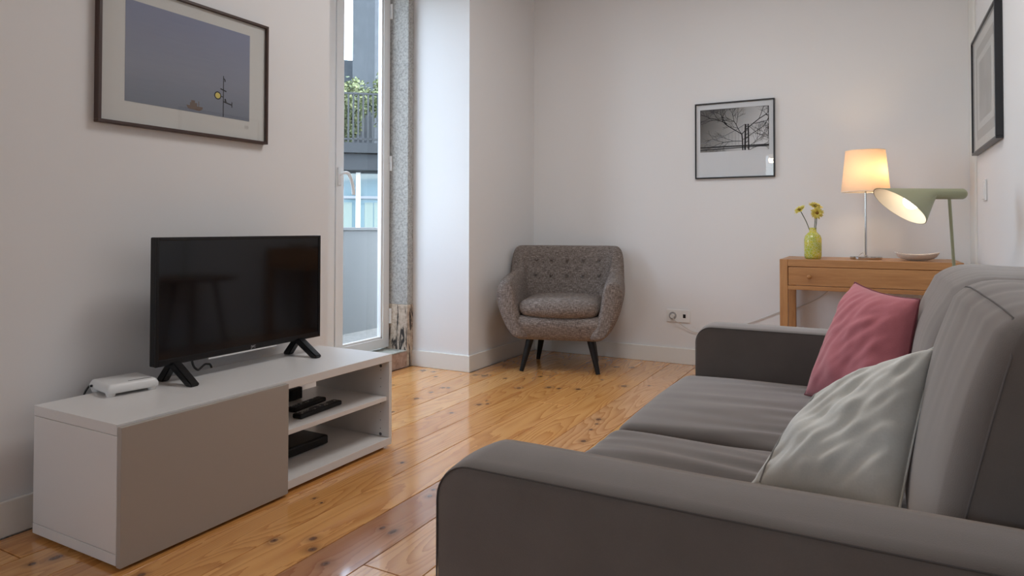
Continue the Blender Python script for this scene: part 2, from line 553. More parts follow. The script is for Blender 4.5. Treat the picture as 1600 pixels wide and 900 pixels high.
def plank_mat(idx, x0, x1, y0, y1, tone):
    m = mat('pine_plank_%d' % idx, (.6, .35, .15), .22)
    b = bsdf(m)
    b.inputs['Coat Weight'].default_value = .7
    b.inputs['Coat Roughness'].default_value = .07
    tc = N(m, 'ShaderNodeTexCoord')
    P = tc.outputs['Object']
    ks = [k for k in knots if x0 - .02 < k[0] < x1 + .02 and y0 - .1 < k[1] < y1 + .1]
    extra = random.Random(idx)
    if len(ks) < 2:
        for _ in range(2):
            ks.append((extra.uniform(x0 + .03, x1 - .03), extra.uniform(y0, y1), extra.uniform(.003, .008)))
    kd = None
    for kx, ky, s in ks[:9]:
        sb = N(m, 'ShaderNodeVectorMath', operation='SUBTRACT'); L(m, P, sb.inputs[0]); sb.inputs[1].default_value = (kx, ky, 0)
        sc = N(m, 'ShaderNodeVectorMath', operation='MULTIPLY'); L(m, sb.outputs[0], sc.inputs[0]); sc.inputs[1].default_value = (extra.uniform(.75, 1.0) / s, extra.uniform(.55, .8) / s, 0)
        ln = N(m, 'ShaderNodeVectorMath', operation='LENGTH'); L(m, sc.outputs[0], ln.inputs[0])
        kd = ln.outputs['Value'] if kd is None else math_n(m, 'MINIMUM', kd, ln.outputs['Value'])
    push = math_n(m, 'DIVIDE', 1.0, math_n(m, 'ADD', math_n(m, 'POWER', kd, 1.4), .6))   # 0 far from a knot
    mp = N(m, 'ShaderNodeMapping'); L(m, P, mp.inputs[0])
    mp.inputs['Location'].default_value = (extra.uniform(0, 9), extra.uniform(0, 9), extra.uniform(0, 5))
    mp.inputs['Scale'].default_value = (6.0, .75, 1)
    big = noise_tex(m, mp.outputs[0], 1.15, 1.5, .4, .0)
    rings = math_n(m, 'ADD', math_n(m, 'MULTIPLY', big, 19.0 + extra.uniform(-3, 4)), math_n(m, 'MULTIPLY', push, 1.6))
    mpf = N(m, 'ShaderNodeMapping'); L(m, P, mpf.inputs[0]); mpf.inputs['Scale'].default_value = (45, 4, 1)
    fine = noise_tex(m, mpf.outputs[0], 2.2, 3, .6)
    rings = math_n(m, 'ADD', rings, math_n(m, 'MULTIPLY', fine, .5))
    fr = math_n(m, 'FRACT', rings)
    tr = math_n(m, 'POWER', fr, 2.2)
    base = tuple(c for c in tone)
    dark = (tone[0] * .62, tone[1] * .45, tone[2] * .34)
    col = mixc(m, math_n(m, 'MULTIPLY', tr, .78), base, dark)
    mpl = N(m, 'ShaderNodeMapping'); L(m, P, mpl.inputs[0]); mpl.inputs['Scale'].default_value = (9, 1.2, 1)
    lf = noise_tex(m, mpl.outputs[0], 1.4, 3)
    col = mixc(m, math_n(m, 'MULTIPLY', math_n(m, 'SUBTRACT', lf, .42), 1.1), col, (tone[0] * .72, tone[1] * .55, tone[2] * .42))
    halo = ramp(m, kd, [(0.0, (1, 1, 1)), (.95 / 3, (.85, .85, .85)), (1.2 / 3, (.35, .35, .35)), (1.0, (0, 0, 0))])
    m.node_tree.nodes[-1].color_ramp.interpolation = 'LINEAR'
    # ramp input must be scaled
    rr = m.node_tree.nodes[-1]
    lk = rr.inputs[0].links[0]; m.node_tree.links.remove(lk)
    L(m, math_n(m, 'MULTIPLY', math_n(m, 'ADD', kd, math_n(m, 'MULTIPLY', fine, .4)), 1 / 3.3), rr.inputs[0])
    col = mixc(m, halo, col, (.12, .045, .022))
    L(m, col, b.inputs['Base Color'])
    L(m, math_n(m, 'ADD', .13, math_n(m, 'MULTIPLY', lf, .12)), b.inputs['Roughness'])
    bump(m, math_n(m, 'SUBTRACT', fine, tr), .05, .0006)
    return m

floor = bx('floor', (WT, XR, YN, YB, -.10, -.022), mat('subfloor', (.03, .02, .012), .9), label='varnished knotty pine plank floor', cat='floor', kind='structure')
xs = [-2.73, -2.615, -2.44, -2.272, -2.100, -1.932, -1.755, -1.577, -1.404, -1.237, -1.060, -.887, -.713, -.540, -.366, -.193, -.02, .154, .327, XR]
tones = [(.83, .42, .135), (.77, .375, .112), (.86, .465, .165), (.73, .35, .105)]
red_t = (.54, .26, .125)
joints = {8: [2.35], 9: [1.43], 5: [.9, 3.9], 4: [.9], 6: [.55], 7: [-.4, 3.2], 3: [1.0], 10: [.4, 3.55], 11: [1.1, 4.0], 12: [.2, 3.0], 13: [-.5, 3.6]}
pi_ = 0
rnd = random.Random(3)
for i in range(len(xs) - 1):
    x0, x1 = xs[i], xs[i + 1]
    ya, yb = (RY0, RY1) if x1 <= XL + .03 and i < 3 else (YN, YB)
    cuts = [ya] + [j for j in joints.get(i, []) if ya < j < yb] + [yb]
    for a, b in zip(cuts, cuts[1:]):
        tone = tones[(i * 7 + pi_ * 3) % 4]
        if i == 8 and a < 0: tone = red_t
        if i == 9 and a > 1: tone = (.78, .42, .18)
        if i in (6, 7): tone = tones[0] if i == 7 else (.78, .385, .118)
        g = .0016
        bm = bmesh.new()
        dz = rnd.uniform(-.0006, .0002)
        if i == 2:   # the plank that passes under the wall line is cut at the recess
            box(bm, x0 + g, x1 - g, a, b, -.022, dz, .0012, 1)
        else:
            box(bm, x0 + g, x1 - g, a + (g if a > ya else 0), b - (g if b < yb else 0), -.022, dz, .0012, 1)
        obj('floor_plank', bm, plank_mat(pi_, x0, x1, a, b, tone), floor)
        pi_ += 1

# stone surround of the balcony door --------------------------------------
DX = -2.88
SJ = 3.58
jamb = thing('trim_stone_jamb', 'rough grey stone door jamb with a peeling foot', 'door jamb', (-2.89, 3.61, 0), kind='structure')
bx('stone_block', (WT, -2.732, SJ, RY1, .41, RZ), M['stone'], jamb, bev=.004, label='grey granular upper stone')
bx('foot_stone', (WT, -2.730, SJ - .003, RY1, 0, .41), M['stone_low'], jamb, bev=.004, label='beige peeling lower stone with black stains')
jamb2 = thing('trim_stone_jamb', 'grey stone door jamb hidden behind the television wall', 'door jamb', (-2.89, 2.41, 0), kind='structure')
bx('stone_block', (WT, -2.732, RY0, 2.444, 0, RZ), M['stone'], jamb2, bev=.004)
sill = thing('trim_stone_sill', 'low brown stone sill under the balcony door', 'door sill', (-2.89, 3.0, 0), kind='structure')
bx('sill_front', (-2.76, -2.733, 2.444, SJ, 0, .104), M['stone_sill'], sill, bev=.004)
bx('sill_slab', (WT - .02, -2.735, 2.444, SJ, .104, .110), M['sill_top'], sill, bev=.002)
bx('sill_core', (WT, -2.76, 2.444, SJ, 0, .104), M['stone_sill'], sill)
bx('trim_door_head', (WT, -2.735, 2.444, SJ, 2.602, RZ), M['white_metal'], label='white head of the balcony door frame', cat='door frame', kind='structure')

def door_leaf(name, y0, y1, label, hinge_y, handle_y=None):
    z0, z1 = .124, 2.598
    d = thing(name, label, 'balcony door', (DX - .025, (y0 + y1) / 2, z0), kind='structure')
    st = .062
    bm = bmesh.new()
    X0, X1 = DX - .05, DX
    box(bm, X0, X1, y0, y0 + st, z0, z1, .002); box(bm, X0, X1, y1 - st, y1, z0, z1, .002)
    box(bm, X0, X1, y0 + st, y1 - st, z0, z0 + .062, .002); box(bm, X0, X1, y0 + st, y1 - st, z1 - .062, z1, .002)
    obj('leaf_frame', bm, M['white_metal'], d)
    a, b, c, e = y0 + st, y1 - st, z0 + .062, z1 - .062
    bm = bmesh.new()
    bw = .014
    for (p, q, r_, s) in ((a, a + bw, c, e), (b - bw, b, c, e), (a, b, c, c + bw), (a, b, e - bw, e)):
        box(bm, DX - .030, DX - .008, p, q, r_, s, .003)
    obj('glazing_bead', bm, M['white_plastic'], d)
    bx('pane', (DX - .034, DX - .028, a + .002, b - .002, c + .002, e - .002), M['glass'], d)
    for hz in (.33, 1.355, 2.385):
        bm = bmesh.new()
        cyl(bm, (DX + .010, hinge_y, hz - .05), (DX + .010, hinge_y, hz + .05), .009, seg=14)
        box(bm, DX - .002, DX + .004, hinge_y - .014, hinge_y + .014, hz - .05, hz - .004, .001)
        box(bm, DX - .002, DX + .004, hinge_y - .014, hinge_y + .014, hz + .004, hz + .05, .001)
        obj('hinge', bm, M['white_metal'], d, smooth='auto')
    if handle_y:
        bm = bmesh.new()
        hz = 1.235
        box(bm, DX, DX + .012, handle_y - .014, handle_y + .014, hz - .055, hz + .055, .004)
        pts = spline([(DX + .01, handle_y, hz + .015), (DX + .045, handle_y + .004, hz + .022), (DX + .055, handle_y + .03, hz + .012), (DX + .055, handle_y + .062, hz - .05), (DX + .052, handle_y + .075, hz - .11)], 6)
        tube(bm, pts, .010, 12)
        obj('handle', bm, M['white_metal'], d, smooth='auto', label='white lever handle hanging down')
    return d
door_leaf('door_1', 3.062, 3.572, 'white glazed balcony door leaf with a lever handle beside the stone jamb', 3.574, 3.085)
door_leaf('door_2', 2.452, 3.054, 'white balcony door leaf mostly hidden behind the television wall', 2.450)

# ------------------------------------------------------------------ outside
bx('balcony_floor', (-3.60, WT, 1.2, 7.5, -.05, .10), M['balcony_floor'], label='pale paved floor of the narrow balcony outside the door', cat='balcony floor', kind='structure')
pw = thing('balcony_wall', 'light grey solid balcony parapet seen through the glass', 'parapet', (-3.63, 4.3, -.2), kind='structure')
bx('parapet', (-3.70, -3.60, 1.2, 7.5, -.3, .90), M['balcony_paint'], pw, bev=.004)
bx('coping', (-3.715, -3.585, 1.2, 7.5, .90, .925), M['balcony_paint'], pw, bev=.004)
bx('street', (-60, 40, -60, 60, -6.3, -6.2), M['street'], label='asphalt street far below the balcony', cat='street', kind='structure')
bx('building_front', (WT, 1.2, -9, 9, -6.2, -.11), M['balcony_paint'], label='lower storeys of the own building under the flat', cat='building', kind='structure')

BL = (-11.9, 13.5, -6.2); BA = math.atan2(.66, .75)
b1 = thing('apartment_building', 'dark blue grey building across the street seen through the door glass', 'building', BL, BA)
def lb(name, dims, m, par, **kw):
    x0, x1, y0, y1, z0, z1 = dims
    return bx(name, (x0, x1, y0, y1, z0 + 6.2, z1 + 6.2), m, par, world=False, **kw)
# local x = to the right seen from the room, local -y = towards the room
lb('tower_wall', (-.20, .42, 1.6, 6, -6.2, 9.5), M['concrete_dark'], b1, label='dark upright wall slab')
lb('side_wall', (.42, 5.0, 1.9, 6, -6.2, 9.5), M['concrete_mid'], b1, label='lighter grey wall')
lb('low_wall', (-6.0, -.20, 2.4, 6, -6.2, 5.90), M['concrete_dark'], b1)
for x in (.62, .78, 1.0):
    lb('pilaster', (x, x + .05, 1.84, 1.9, 3, 9.5), M['concrete_mid'], b1)
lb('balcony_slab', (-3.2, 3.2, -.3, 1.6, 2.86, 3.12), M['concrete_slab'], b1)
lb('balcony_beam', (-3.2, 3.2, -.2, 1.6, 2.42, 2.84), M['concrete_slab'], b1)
lb('lower_wall', (-3.2, 3.2, .45, 1.6, -6.2, 2.42), M['concrete_mid'], b1)
lb('lower_window', (-1.6, 1.6, .40, .45, .1, 2.38), M['pane_out'], b1)
for x in (-1.25, -.02, 1.3):
    lb('mullion', (x - .06, x + .06, .33, .41, .1, 2.40), M['white_metal'], b1)
for z in (.55, 1.70):
    lb('transom', (-1.6, 1.6, .34, .41, z, z + .07), M['ink_grey'] if z > 1 else M['white_metal'], b1)
for x in (-1.1, -.75, -.4, .15, .4, .8):
    lb('curtain', (x, x + .22, .385, .398, .1, 1.6), M['blind'], b1)
rl = thing('balcony_railing', 'dark metal balustrade on the building opposite', 'railing', BL, BA)
lb('top_rail', (-3.1, 3.1, -.24, -.19, 4.38, 4.43), M['railing'], rl)
lb('bottom_rail', (-3.1, 3.1, -.24, -.19, 3.20, 3.24), M['railing'], rl)
k = -3.05
while k < 3.05:
    lb('baluster', (k, k + .045, -.24, -.20, 3.12, 4.40), M['railing'], rl)
    k += .125
def leafy(name, label, lx, ly, z0, z1, rad, n, seed):
    rg = random.Random(seed)
    t = thing(name, label, 'tree', (BL[0] + lx * math.cos(BA) - ly * math.sin(BA), BL[1] + lx * math.sin(BA) + ly * math.cos(BA), 3.12), 0)
    bm = bmesh.new()
    H = z1 - z0
    for _ in range(n):
        a = rg.uniform(0, 2 * PI); s = rg.uniform(-1, 1); rr = rg.uniform(.45, 1) ** .5
        lump = .75 + .35 * math.sin(3 * a + seed) * math.cos(2.3 * s + seed)
        p = Vector((math.cos(a) * math.sqrt(1 - s * s) * rad * rr * lump, math.sin(a) * math.sqrt(1 - s * s) * rad * rr * lump, H / 2 + z0 - 3.12 + s * rr * H / 2 * lump))
        d1 = Vector((rg.uniform(-1, 1), rg.uniform(-1, 1), rg.uniform(-1, 1))).normalized()
        d2 = d1.orthogonal().normalized()
        q = rg.uniform(.035, .07)
        vs = [bm.verts.new(p + d1 * q), bm.verts.new(p + d2 * q * .5), bm.verts.new(p - d1 * q), bm.verts.new(p - d2 * q * .5)]
        bm.faces.new(vs)
    obj('foliage', bm, M['leaf'], t, world=False, kind='stuff')
    bm = bmesh.new()
    tube(bm, [(0, 0, 0), (.03, 0, (z0 - 3.12) + .2), (0, .02, (z0 - 3.12) + H * .5)], [.06, .05, .02], 8)
    obj('trunk', bm, M['bark'], t, world=False)
leafy('shrub', 'bushy green shrub behind the balustrade, at the left of the glass', -.50, .55, 3.15, 5.15, .95, 6500, 2)
leafy('shrub', 'smaller leafy shrub at the right edge of the door glass', .66, .4, 3.5, 5.30, .40, 1800, 5)

# ------------------------------------------------------------------ TV stand
SX0, SX1, SY0, SY1, SM = -2.212, -1.797, 1.084, 2.250, 1.662
ST, SB = .390, .012
st = thing('tv_stand', 'long low white media unit with a taupe door and open shelves', 'tv stand', ((SX0 + SX1) / 2, (SY0 + SY1) / 2, 0))
T = .030
bx('top_panel', (SX0, SX1, SY0, SY1, ST - T, ST), M['laminate'], st, bev=.0012)
bx('bottom_panel', (SX0, SX1, SY0, SY1, SB, SB + T), M['laminate'], st, bev=.0012)
for a in (SY0, SY1 - .018, SM - .009):
    bx('side_panel', (SX0, SX1 - (.002 if a == SM - .009 else 0), a + (.0006 if a == SY0 else 0), a + .018, SB + T + .0012, ST - T - .0012), M['laminate'], st, bev=.0012)
bx('shelf', (SX0 + .01, SX1 - .012, SM + .009, SY1 - .018, .196, .213), M['laminate'], st, bev=.0008)
bx('shelf', (SX0 + .01, SX1 - .012, SY0 + .018, SM - .009, .196, .213), M['laminate'], st, bev=.0008)
bx('back_panel', (SX0 + .004, SX0 + .010, SY0 + .018, SM - .009, SB + T, ST - T), M['laminate'], st)
bx('door', (SX1 + .002, SX1 + .020, SY0, SM + .004, SB - .003, ST - .006), M['taupe'], st, bev=.0012, label='taupe flat door')
for x in (SX0 + .04, SX1 - .04):
    for y in (SY0 + .03, SM, SY1 - .03):
        bm = bmesh.new(); cyl(bm, (x, y, 0), (x, y, SB), .014, seg=14); obj('foot', bm, M['dark_gap'], st)
bm = bmesh.new()
for i in range(8):
    for x in (SX1 - .045, SX0 + .06):
        z = .075 + i * .035
        if abs(z - .205) < .012: continue
        cyl(bm, (x, SY1 - .0182, z), (x, SY1 - .0186, z), .0024, seg=8)
obj('peg_hole', bm, M['ink_grey'], st, kind='stuff')
for z in (.052, .338):
    bm = bmesh.new(); cyl(bm, (SX1 - .045, SY1 - .018, z), (SX1 - .045, SY1 - .0195, z), .0065, seg=14); obj('cam_lock', bm, M['ink_mid'], st)

# router
RP = (-2.160, 1.325, ST)
rt = thing('router', 'white flat router box with a black slot beside the television', 'router', RP, R(-9))
def rshape(p, n_):
    p = p.copy()
    if p.z > 0:
        k_ = 1 - .10 * p.z / .0185
        p.x *= k_; p.y *= k_
    return p
bm = bmesh.new(); rbox(bm, (.150, .155, .030), .008, (6, 6, 2), rshape)
bmesh.ops.translate(bm, verts=bm.verts[:], vec=(0, 0, .024))
obj('case', bm, M['white_plastic'], rt, world=False, smooth=True)
bm = bmesh.new(); box(bm, .050, .0545, -.010, .062, .0370, .0396, .0006); obj('slot', bm, M['matt_black'], rt, world=False)
for x, y in ((-.055, -.062), (.055, -.062), (-.055, .062), (.055, .062)):
    bm = bmesh.new(); cyl(bm, (x, y, 0), (x, y, .014), .012, .016, 16); obj('foot', bm, M['white_plastic'], rt, world=False, smooth='auto')
bm = bmesh.new(); cyl(bm, (-.045, -.0780, .022), (-.045, -.0835, .022), .004, seg=12); obj('port', bm, M['matt_black'], rt, world=False)
bm = bmesh.new(); tube(bm, spline([(-2.232, 1.325, .402), (-2.255, 1.30, .408), (-2.275, 1.275, .395), (-2.268, 1.25, .33), (-2.262, 1.24, .12)], 8), .003, 8)
obj('router_cable', bm, M['cable_dark'], None, label='short black cable behind the white router', cat='cable', smooth=True, pivot=(-2.265, 1.25, .2))

# television
TX, TY0, TY1, TZ0, TZ1 = -2.10, 1.393, 2.142, .455, .888
tv = thing('television', 'black flat screen television standing on two splayed feet', 'television', (TX, (TY0 + TY1) / 2, ST))
bx('housing', (TX - .035, TX - .006, TY0, TY1, TZ0, TZ1), M['matt_black'], tv, bev=.004)
bx('rear_box', (TX - .075, TX - .034, TY0 + .06, TY1 - .06, TZ0 + .005, TZ0 + .20), M['matt_black'], tv, bev=.012)
B = .011
boxes('bezel', [(TX - .008, TX, TY0, TY0 + B, TZ0, TZ1), (TX - .008, TX, TY1 - B, TY1, TZ0, TZ1), (TX - .008, TX, TY0 + B, TY1 - B, TZ1 - B, TZ1), (TX - .008, TX, TY0 + B, TY1 - B, TZ0, TZ0 + .022)], M['black_plastic'], tv, bev=.0015)
bx('screen', (TX - .007, TX - .003, TY0 + B, TY1 - B, TZ0 + .022, TZ1 - B), M['screen'], tv)
bx('trim_strip', (TX - .010, TX - .001, 1.595, 1.905, TZ0 - .006, TZ0 + .0005), M['white_plastic'], tv, bev=.0008, label='silver strip under the screen, its highlight painted white')  # white plastic stands in for the bright highlight along the silver strip
tc_ = bpy.data.curves.new('logo_text', 'FONT'); tc_.body = 'JVC'; tc_.size = .014; tc_.extrude = .0003; tc_.align_x = 'CENTER'
to = bpy.data.objects.new('logo_tmp', tc_)
me = bpy.data.meshes.new_from_object(to)
me.transform(Matrix.Translation((TX + .0006, 1.79, TZ0 + .006)) @ Matrix(((0, 0, 1, 0), (1, 0, 0, 0), (0, 1, 0, 0), (0, 0, 0, 1))))
me.transform(WM[tv.name].inverted())
me.materials.append(M['grey_text'])
lo = bpy.data.objects.new('logo', me); C.objects.link(lo); lo.parent = tv
for yy, sgn in ((1.467, 1), (2.03, -1)):
    bm = bmesh.new()
    # inverted V seen from the end: front toe and rear toe
    for tx, w_ in ((-1.998, .016), (-2.185, .014)):
        p = [(TX - .018, yy - .012, TZ0 + .004), (TX - .018, yy + .012, TZ0 + .004)]
        a0 = Vector((TX + .006, yy, TZ0 + .008)) if tx > TX else Vector((TX - .03, yy, TZ0 + .008))
        a1 = Vector((TX - .045, yy, TZ0 + .008)) if tx > TX else Vector((TX + .002, yy, TZ0 + .008))
        b0 = Vector((tx, yy, ST + .010)); b1_ = Vector((tx + (-.03 if tx > TX else .03), yy, ST + .0005)); b2 = Vector((tx, yy, ST + .0005))
        prof = [a0, b0, b2, b1_, a1]
        va = [bm.verts.new(q + Vector((0, -w_, 0))) for q in prof]; vb = [bm.verts.new(q + Vector((0, w_, 0))) for q in prof]
        bm.faces.new(va); bm.faces.new(vb[::-1])
        for i in range(5):
            j = (i + 1) % 5
            bm.faces.new((va[i], vb[i], vb[j], va[j]))
    bmesh.ops.bevel(bm, geom=bm.edges[:], offset=.003, segments=2, affect='EDGES')
    obj('stand_foot', bm, M['black_plastic'], tv)
bm = bmesh.new(); tube(bm, spline([(TX - .06, 1.56, .50), (TX - .06, 1.575, .43), (TX - .07, 1.60, .405), (TX - .11, 1.64, .396), (TX - .15, 1.70, .40), (TX - .17, 1.74, .36), (TX - .17, 1.75, .15)], 7), .004, 8)
obj('television_cable', bm, M['cable_dark'], None, label='black cable hanging behind the television screen', cat='cable', smooth=True, pivot=(TX - .1, 1.6, .4))

# devices on the shelves
def device(name, label, cat, dims, bev=.004):
    x0, x1, y0, y1, z0, z1 = dims
    t = thing(name, label, cat, ((x0 + x1) / 2, (y0 + y1) / 2, z0))
    bx('case', (x0, x1, y0, y1, z0 + .003, z1), M['matt_black'], t, bev=bev)
    bx('front_plate', (x1 - .001, x1 + .0015, y0 + .006, y1 - .006, z0 + .008, z1 - .006), M['black_plastic'], t, bev=.0008)
    for x in (x0 + .02, x1 - .02):
        for y in (y0 + .02, y1 - .02):
            bm = bmesh.new(); cyl(bm, (x, y, z0), (x, y, z0 + .004), .007, seg=10); obj('foot', bm, M['dark_gap'], t)
    return t
device('media_box', 'small black box at the back of the middle shelf', 'set-top box', (-2.195, -2.088, 1.89, 2.032, .213, .264))
device('disc_player', 'flat black player on the bottom shelf of the unit', 'disc player', (-2.170, -1.960, 1.80, 2.050, SB + T, SB + T + .040), .008)
def remote(label, x, y, L_, ang):
    t = thing('remote_control', label, 'remote', (x, y, .213), ang, 'remote controls on the shelf')
    bm = bmesh.new()
    rbox(bm, (.044, L_, .018), .006, (4, 10, 1))
    bmesh.ops.translate(bm, verts=bm.verts[:], vec=(0, 0, .0091))
    obj('body', bm, M['matt_black'], t, world=False, smooth=True)
    r_ = random.Random(int(L_ * 1000))
    for i in range(int(L_ / .014) - 1):
        for j in range(3):
            bm = bmesh.new()
            yb = -L_ / 2 + .014 + i * .014
            box(bm, -.0155 + j * .011, -.0075 + j * .011, yb, yb + .007, .0178, .0196, .0008, 1)
            obj('button', bm, M['mark'] if r_.random() < .35 else M['ink_mid'], t, world=False)
    return t
remote('black remote control nearest the front edge of the shelf', -1.896, 1.925, .235, R(4))
remote('black remote control behind the other one, beside the small box', -1.985, 1.955, .19, R(7))

# ------------------------------------------------------------------ pictures
def picture(name, label, corners, fw, depth, fm, mount_m, pr, print_m, glass=True):
    """corners = (origin lower-left, right vector, up vector, normal), flat on a wall"""
    O, U, V_, Nn = [Vector(q) for q in corners]
    W, H = U.length, V_.length
    u, v_ = U.normalized(), V_.normalized()
    def P(a, b, c): return O + u * a + v_ * b + Nn * c
    t = thing(name, label, 'picture', P(W / 2, 0, 0))
    def slab(a0, a1, b0, b1, c0, c1, bm):
        vs = [bm.verts.new(P(a, b, c)) for c in (c0, c1) for a, b in ((a0, b0), (a1, b0), (a1, b1), (a0, b1))]
        for f in ((0, 1, 2, 3), (4, 5, 6, 7), (0, 1, 5, 4), (1, 2, 6, 5), (2, 3, 7, 6), (3, 0, 4, 7)):
            bm.faces.new([vs[i] for i in f])
    for d in ((0, W, 0, fw), (0, W, H - fw, H), (0, fw, fw, H - fw), (W - fw, W, fw, H - fw)):
        bm = bmesh.new(); slab(*d, 0.001, depth, bm)
        bmesh.ops.recalc_face_normals(bm, faces=bm.faces[:])
        bmesh.ops.bevel(bm, geom=bm.edges[:], offset=.0012, segments=1, affect='EDGES')
        obj('frame_rail', bm, fm, t)
    bm = bmesh.new(); slab(fw, W - fw, fw, H - fw, .002, depth * .55, bm)
    obj('mount', bm, mount_m, t)
    bm = bmesh.new(); slab(*pr, depth * .55, depth * .55 + .0008, bm)
    pt = obj('print', bm, print_m, t)
    if glass:
        bm = bmesh.new(); slab(fw, W - fw, fw, H - fw, depth * .8, depth * .8 + .002, bm)
        obj('glass', bm, M['picture_glass'], t)
    zoff = depth * .55 + .0012
    return t, pt, P, zoff

def ribbon(bm, P, pts, wd, z):
    """flat stroke along 2-D points in the plane of a print"""
    for (a, b), (c, d) in zip(pts, pts[1:]):
        dx, dy = c - a, d - b
        l = math.hypot(dx, dy) or 1
        nx, ny = -dy / l * wd / 2, dx / l * wd / 2
        bm.faces.new([bm.verts.new(P(*q, z)) for q in ((a + nx, b + ny), (a - nx, b - ny), (c - nx, d - ny), (c + nx, d + ny))])

# dusk sea photograph on the television wall
m = mat('dusk_sea_print', (.2, .25, .33), .8)
g = N(m, 'ShaderNodeTexCoord'); sp = N(m, 'ShaderNodeSeparateXYZ'); L(m, g.outputs['Object'], sp.inputs[0])
hz = math_n(m, 'MULTIPLY', sp.outputs['Z'], 1 / .5)
cc = ramp(m, hz, [(.06, (.16, .175, .22)), (.22, (.20, .225, .28)), (.45, (.255, .275, .34)), (.95, (.24, .265, .38))])
sea = noise_tex(m, coords(m, (30, 6, 90)), 1.5, 3)
L(m, mixc(m, .03, cc, sea), bsdf(m).inputs['Base Color'])
W_, H_ = .707, .502
t, pt, P, zo = picture('framed_picture', 'large framed photograph of a boat at dusk above the television', ((XL, 1.290, 1.2735), (0, W_, 0), (0, 0, H_), (1, 0, 0)), .011, .028,
                       M['frame_brown'], M['mount'], (.095, .618, .086, .442), m)
bm = bmesh.new()
hull = [(.330, .110), (.336, .098), (.385, .094), (.398, .101), (.400, .110)]
bm.faces.new([bm.verts.new(P(a, b, zo)) for a, b in hull])
for a, b, c, d in ((.345, .375, .110, .122), (.350, .366, .122, .131), (.381, .384, .110, .130)):
    bm.faces.new([bm.verts.new(P(*q, zo)) for q in ((a, c), (b, c), (b, d), (a, d))])
obj('printed_boat', bm, M['boat'], pt)
bm = bmesh.new()
ribbon(bm, P, [(.492, .087), (.492, .250)], .0035, zo)
ribbon(bm, P, [(.478, .197), (.506, .190)], .005, zo); ribbon(bm, P, [(.472, .168), (.492, .166)], .003, zo)
ribbon(bm, P, [(.492, .148), (.532, .140)], .005, zo); ribbon(bm, P, [(.532, .130), (.532, .152)], .004, zo)
ribbon(bm, P, [(.492, .240), (.499, .236), (.499, .228)], .005, zo); ribbon(bm, P, [(.500, .160), (.504, .146)], .007, zo)
bm.faces.new([bm.verts.new(P(.466 + .016 * math.cos(a), .168 + .016 * math.sin(a), zo)) for a in [2 * PI * i / 20 for i in range(20)]])
obj('printed_signal_post', bm, M['ink'], pt)
bm = bmesh.new()
bm.faces.new([bm.verts.new(P(.466 + .0115 * math.cos(a), .168 + .0115 * math.sin(a), zo + .0003)) for a in [2 * PI * i / 20 for i in range(20)]])
obj('printed_clock', bm, M['clock'], pt)
bm = bmesh.new()
for i in range(4):
    ribbon(bm, P, [(.596 + i * .005, .054), (.598 + i * .005, .060), (.596 + i * .005, .067)], .0016, zo - .0006)
obj('pencil_signature', bm, M['mark'], t)

# suspension bridge and bare tree on the far wall
m = mat('bridge_sky_print', (.5, .5, .5), .8)
g = N(m, 'ShaderNodeTexCoord'); sp = N(m, 'ShaderNodeSeparateXYZ'); L(m, g.outputs['Object'], sp.inputs[0])
f = math_n(m, 'ADD', math_n(m, 'MULTIPLY', sp.outputs['X'], 1.9), math_n(m, 'MULTIPLY', sp.outputs['Z'], -1.1))
f = math_n(m, 'ADD', f, .92)
L(m, ramp(m, f, [(.15, (.13, .125, .12)), (.45, (.30, .30, .29)), (.8, (.60, .61, .62)), (1, (.70, .715, .73))]), bsdf(m).inputs['Base Color'])
W_, H_ = .505, .505
BX0, BZ0 = -1.066, 1.252
t, pt, P, zo = picture('framed_picture', 'small square black framed photograph of a bridge and bare tree', ((BX0, YB, BZ0), (W_, 0, 0), (0, 0, H_), (0, -1, 0)), .009, .020,
                       M['frame_black'], M['mount_grey'], (.034, .470, .178, .462), m)
bm = bmesh.new()
ribbon(bm, P, [(.034, .209), (.470, .209)], .009, zo); ribbon(bm, P, [(.034, .192), (.470, .203)], .006, zo)
ribbon(bm, P, [(.322, .180), (.326, .350)], .011, zo); ribbon(bm, P, [(.345, .180), (.342, .350)], .009, zo)
for b in (.225, .25, .275, .30, .325): ribbon(bm, P, [(.322, b), (.346, b + .018)], .004, zo)
obj('printed_bridge', bm, M['ink'], pt)
bm = bmesh.new()
cab = [(.034 + .29 * i / 14, .238 + .112 * (i / 14) ** 1.6) for i in range(15)]
ribbon(bm, P, cab, .005, zo)
for a, b in cab[1:-1]: ribbon(bm, P, [(a, .21), (a, b)], .0016, zo)
ribbon(bm, P, [(.336, .345), (.40, .285), (.470, .250)], .004, zo)
obj('printed_cable', bm, M['ink_grey'], pt)
bm = bmesh.new()
rg = random.Random(11)
def branch(x, y, a, l, wd, d):
    n_ = 4
    pts = [(x, y)]
    for i in range(n_):
        a += rg.uniform(-.22, .22)
        x += math.cos(a) * l / n_; y += math.sin(a) * l / n_
        x = min(max(x, .036), .468); y = min(max(y, .180), .458)
        pts.append((x, y))
        if d > 0 and i >= 1 and rg.random() < .75:
            branch(x, y, a + rg.choice((-1, 1)) * rg.uniform(.45, 1.0), l * rg.uniform(.45, .65), wd * .6, d - 1)
    ribbon(bm, P, pts, wd, zo + .0002)
    if d > 0:
        for s in (-1, 1): branch(x, y, a + s * rg.uniform(.25, .55), l * .6, wd * .65, d - 1)
ribbon(bm, P, [(.308, .180), (.306, .25), (.302, .29)], .008, zo)
branch(.302, .285, 2.55, .15, .0055, 3); branch(.302, .285, 2.1, .10, .004, 3); branch(.302, .285, .75, .19, .0055, 3); branch(.306, .24, 2.9, .12, .0035, 3)
branch(.310, .25, .35, .15, .0035, 3); branch(.335, .19, .9, .11, .003, 3); branch(.35, .18, .5, .12, .003, 3); branch(.21, .36, 2.8, .12, .004, 3)
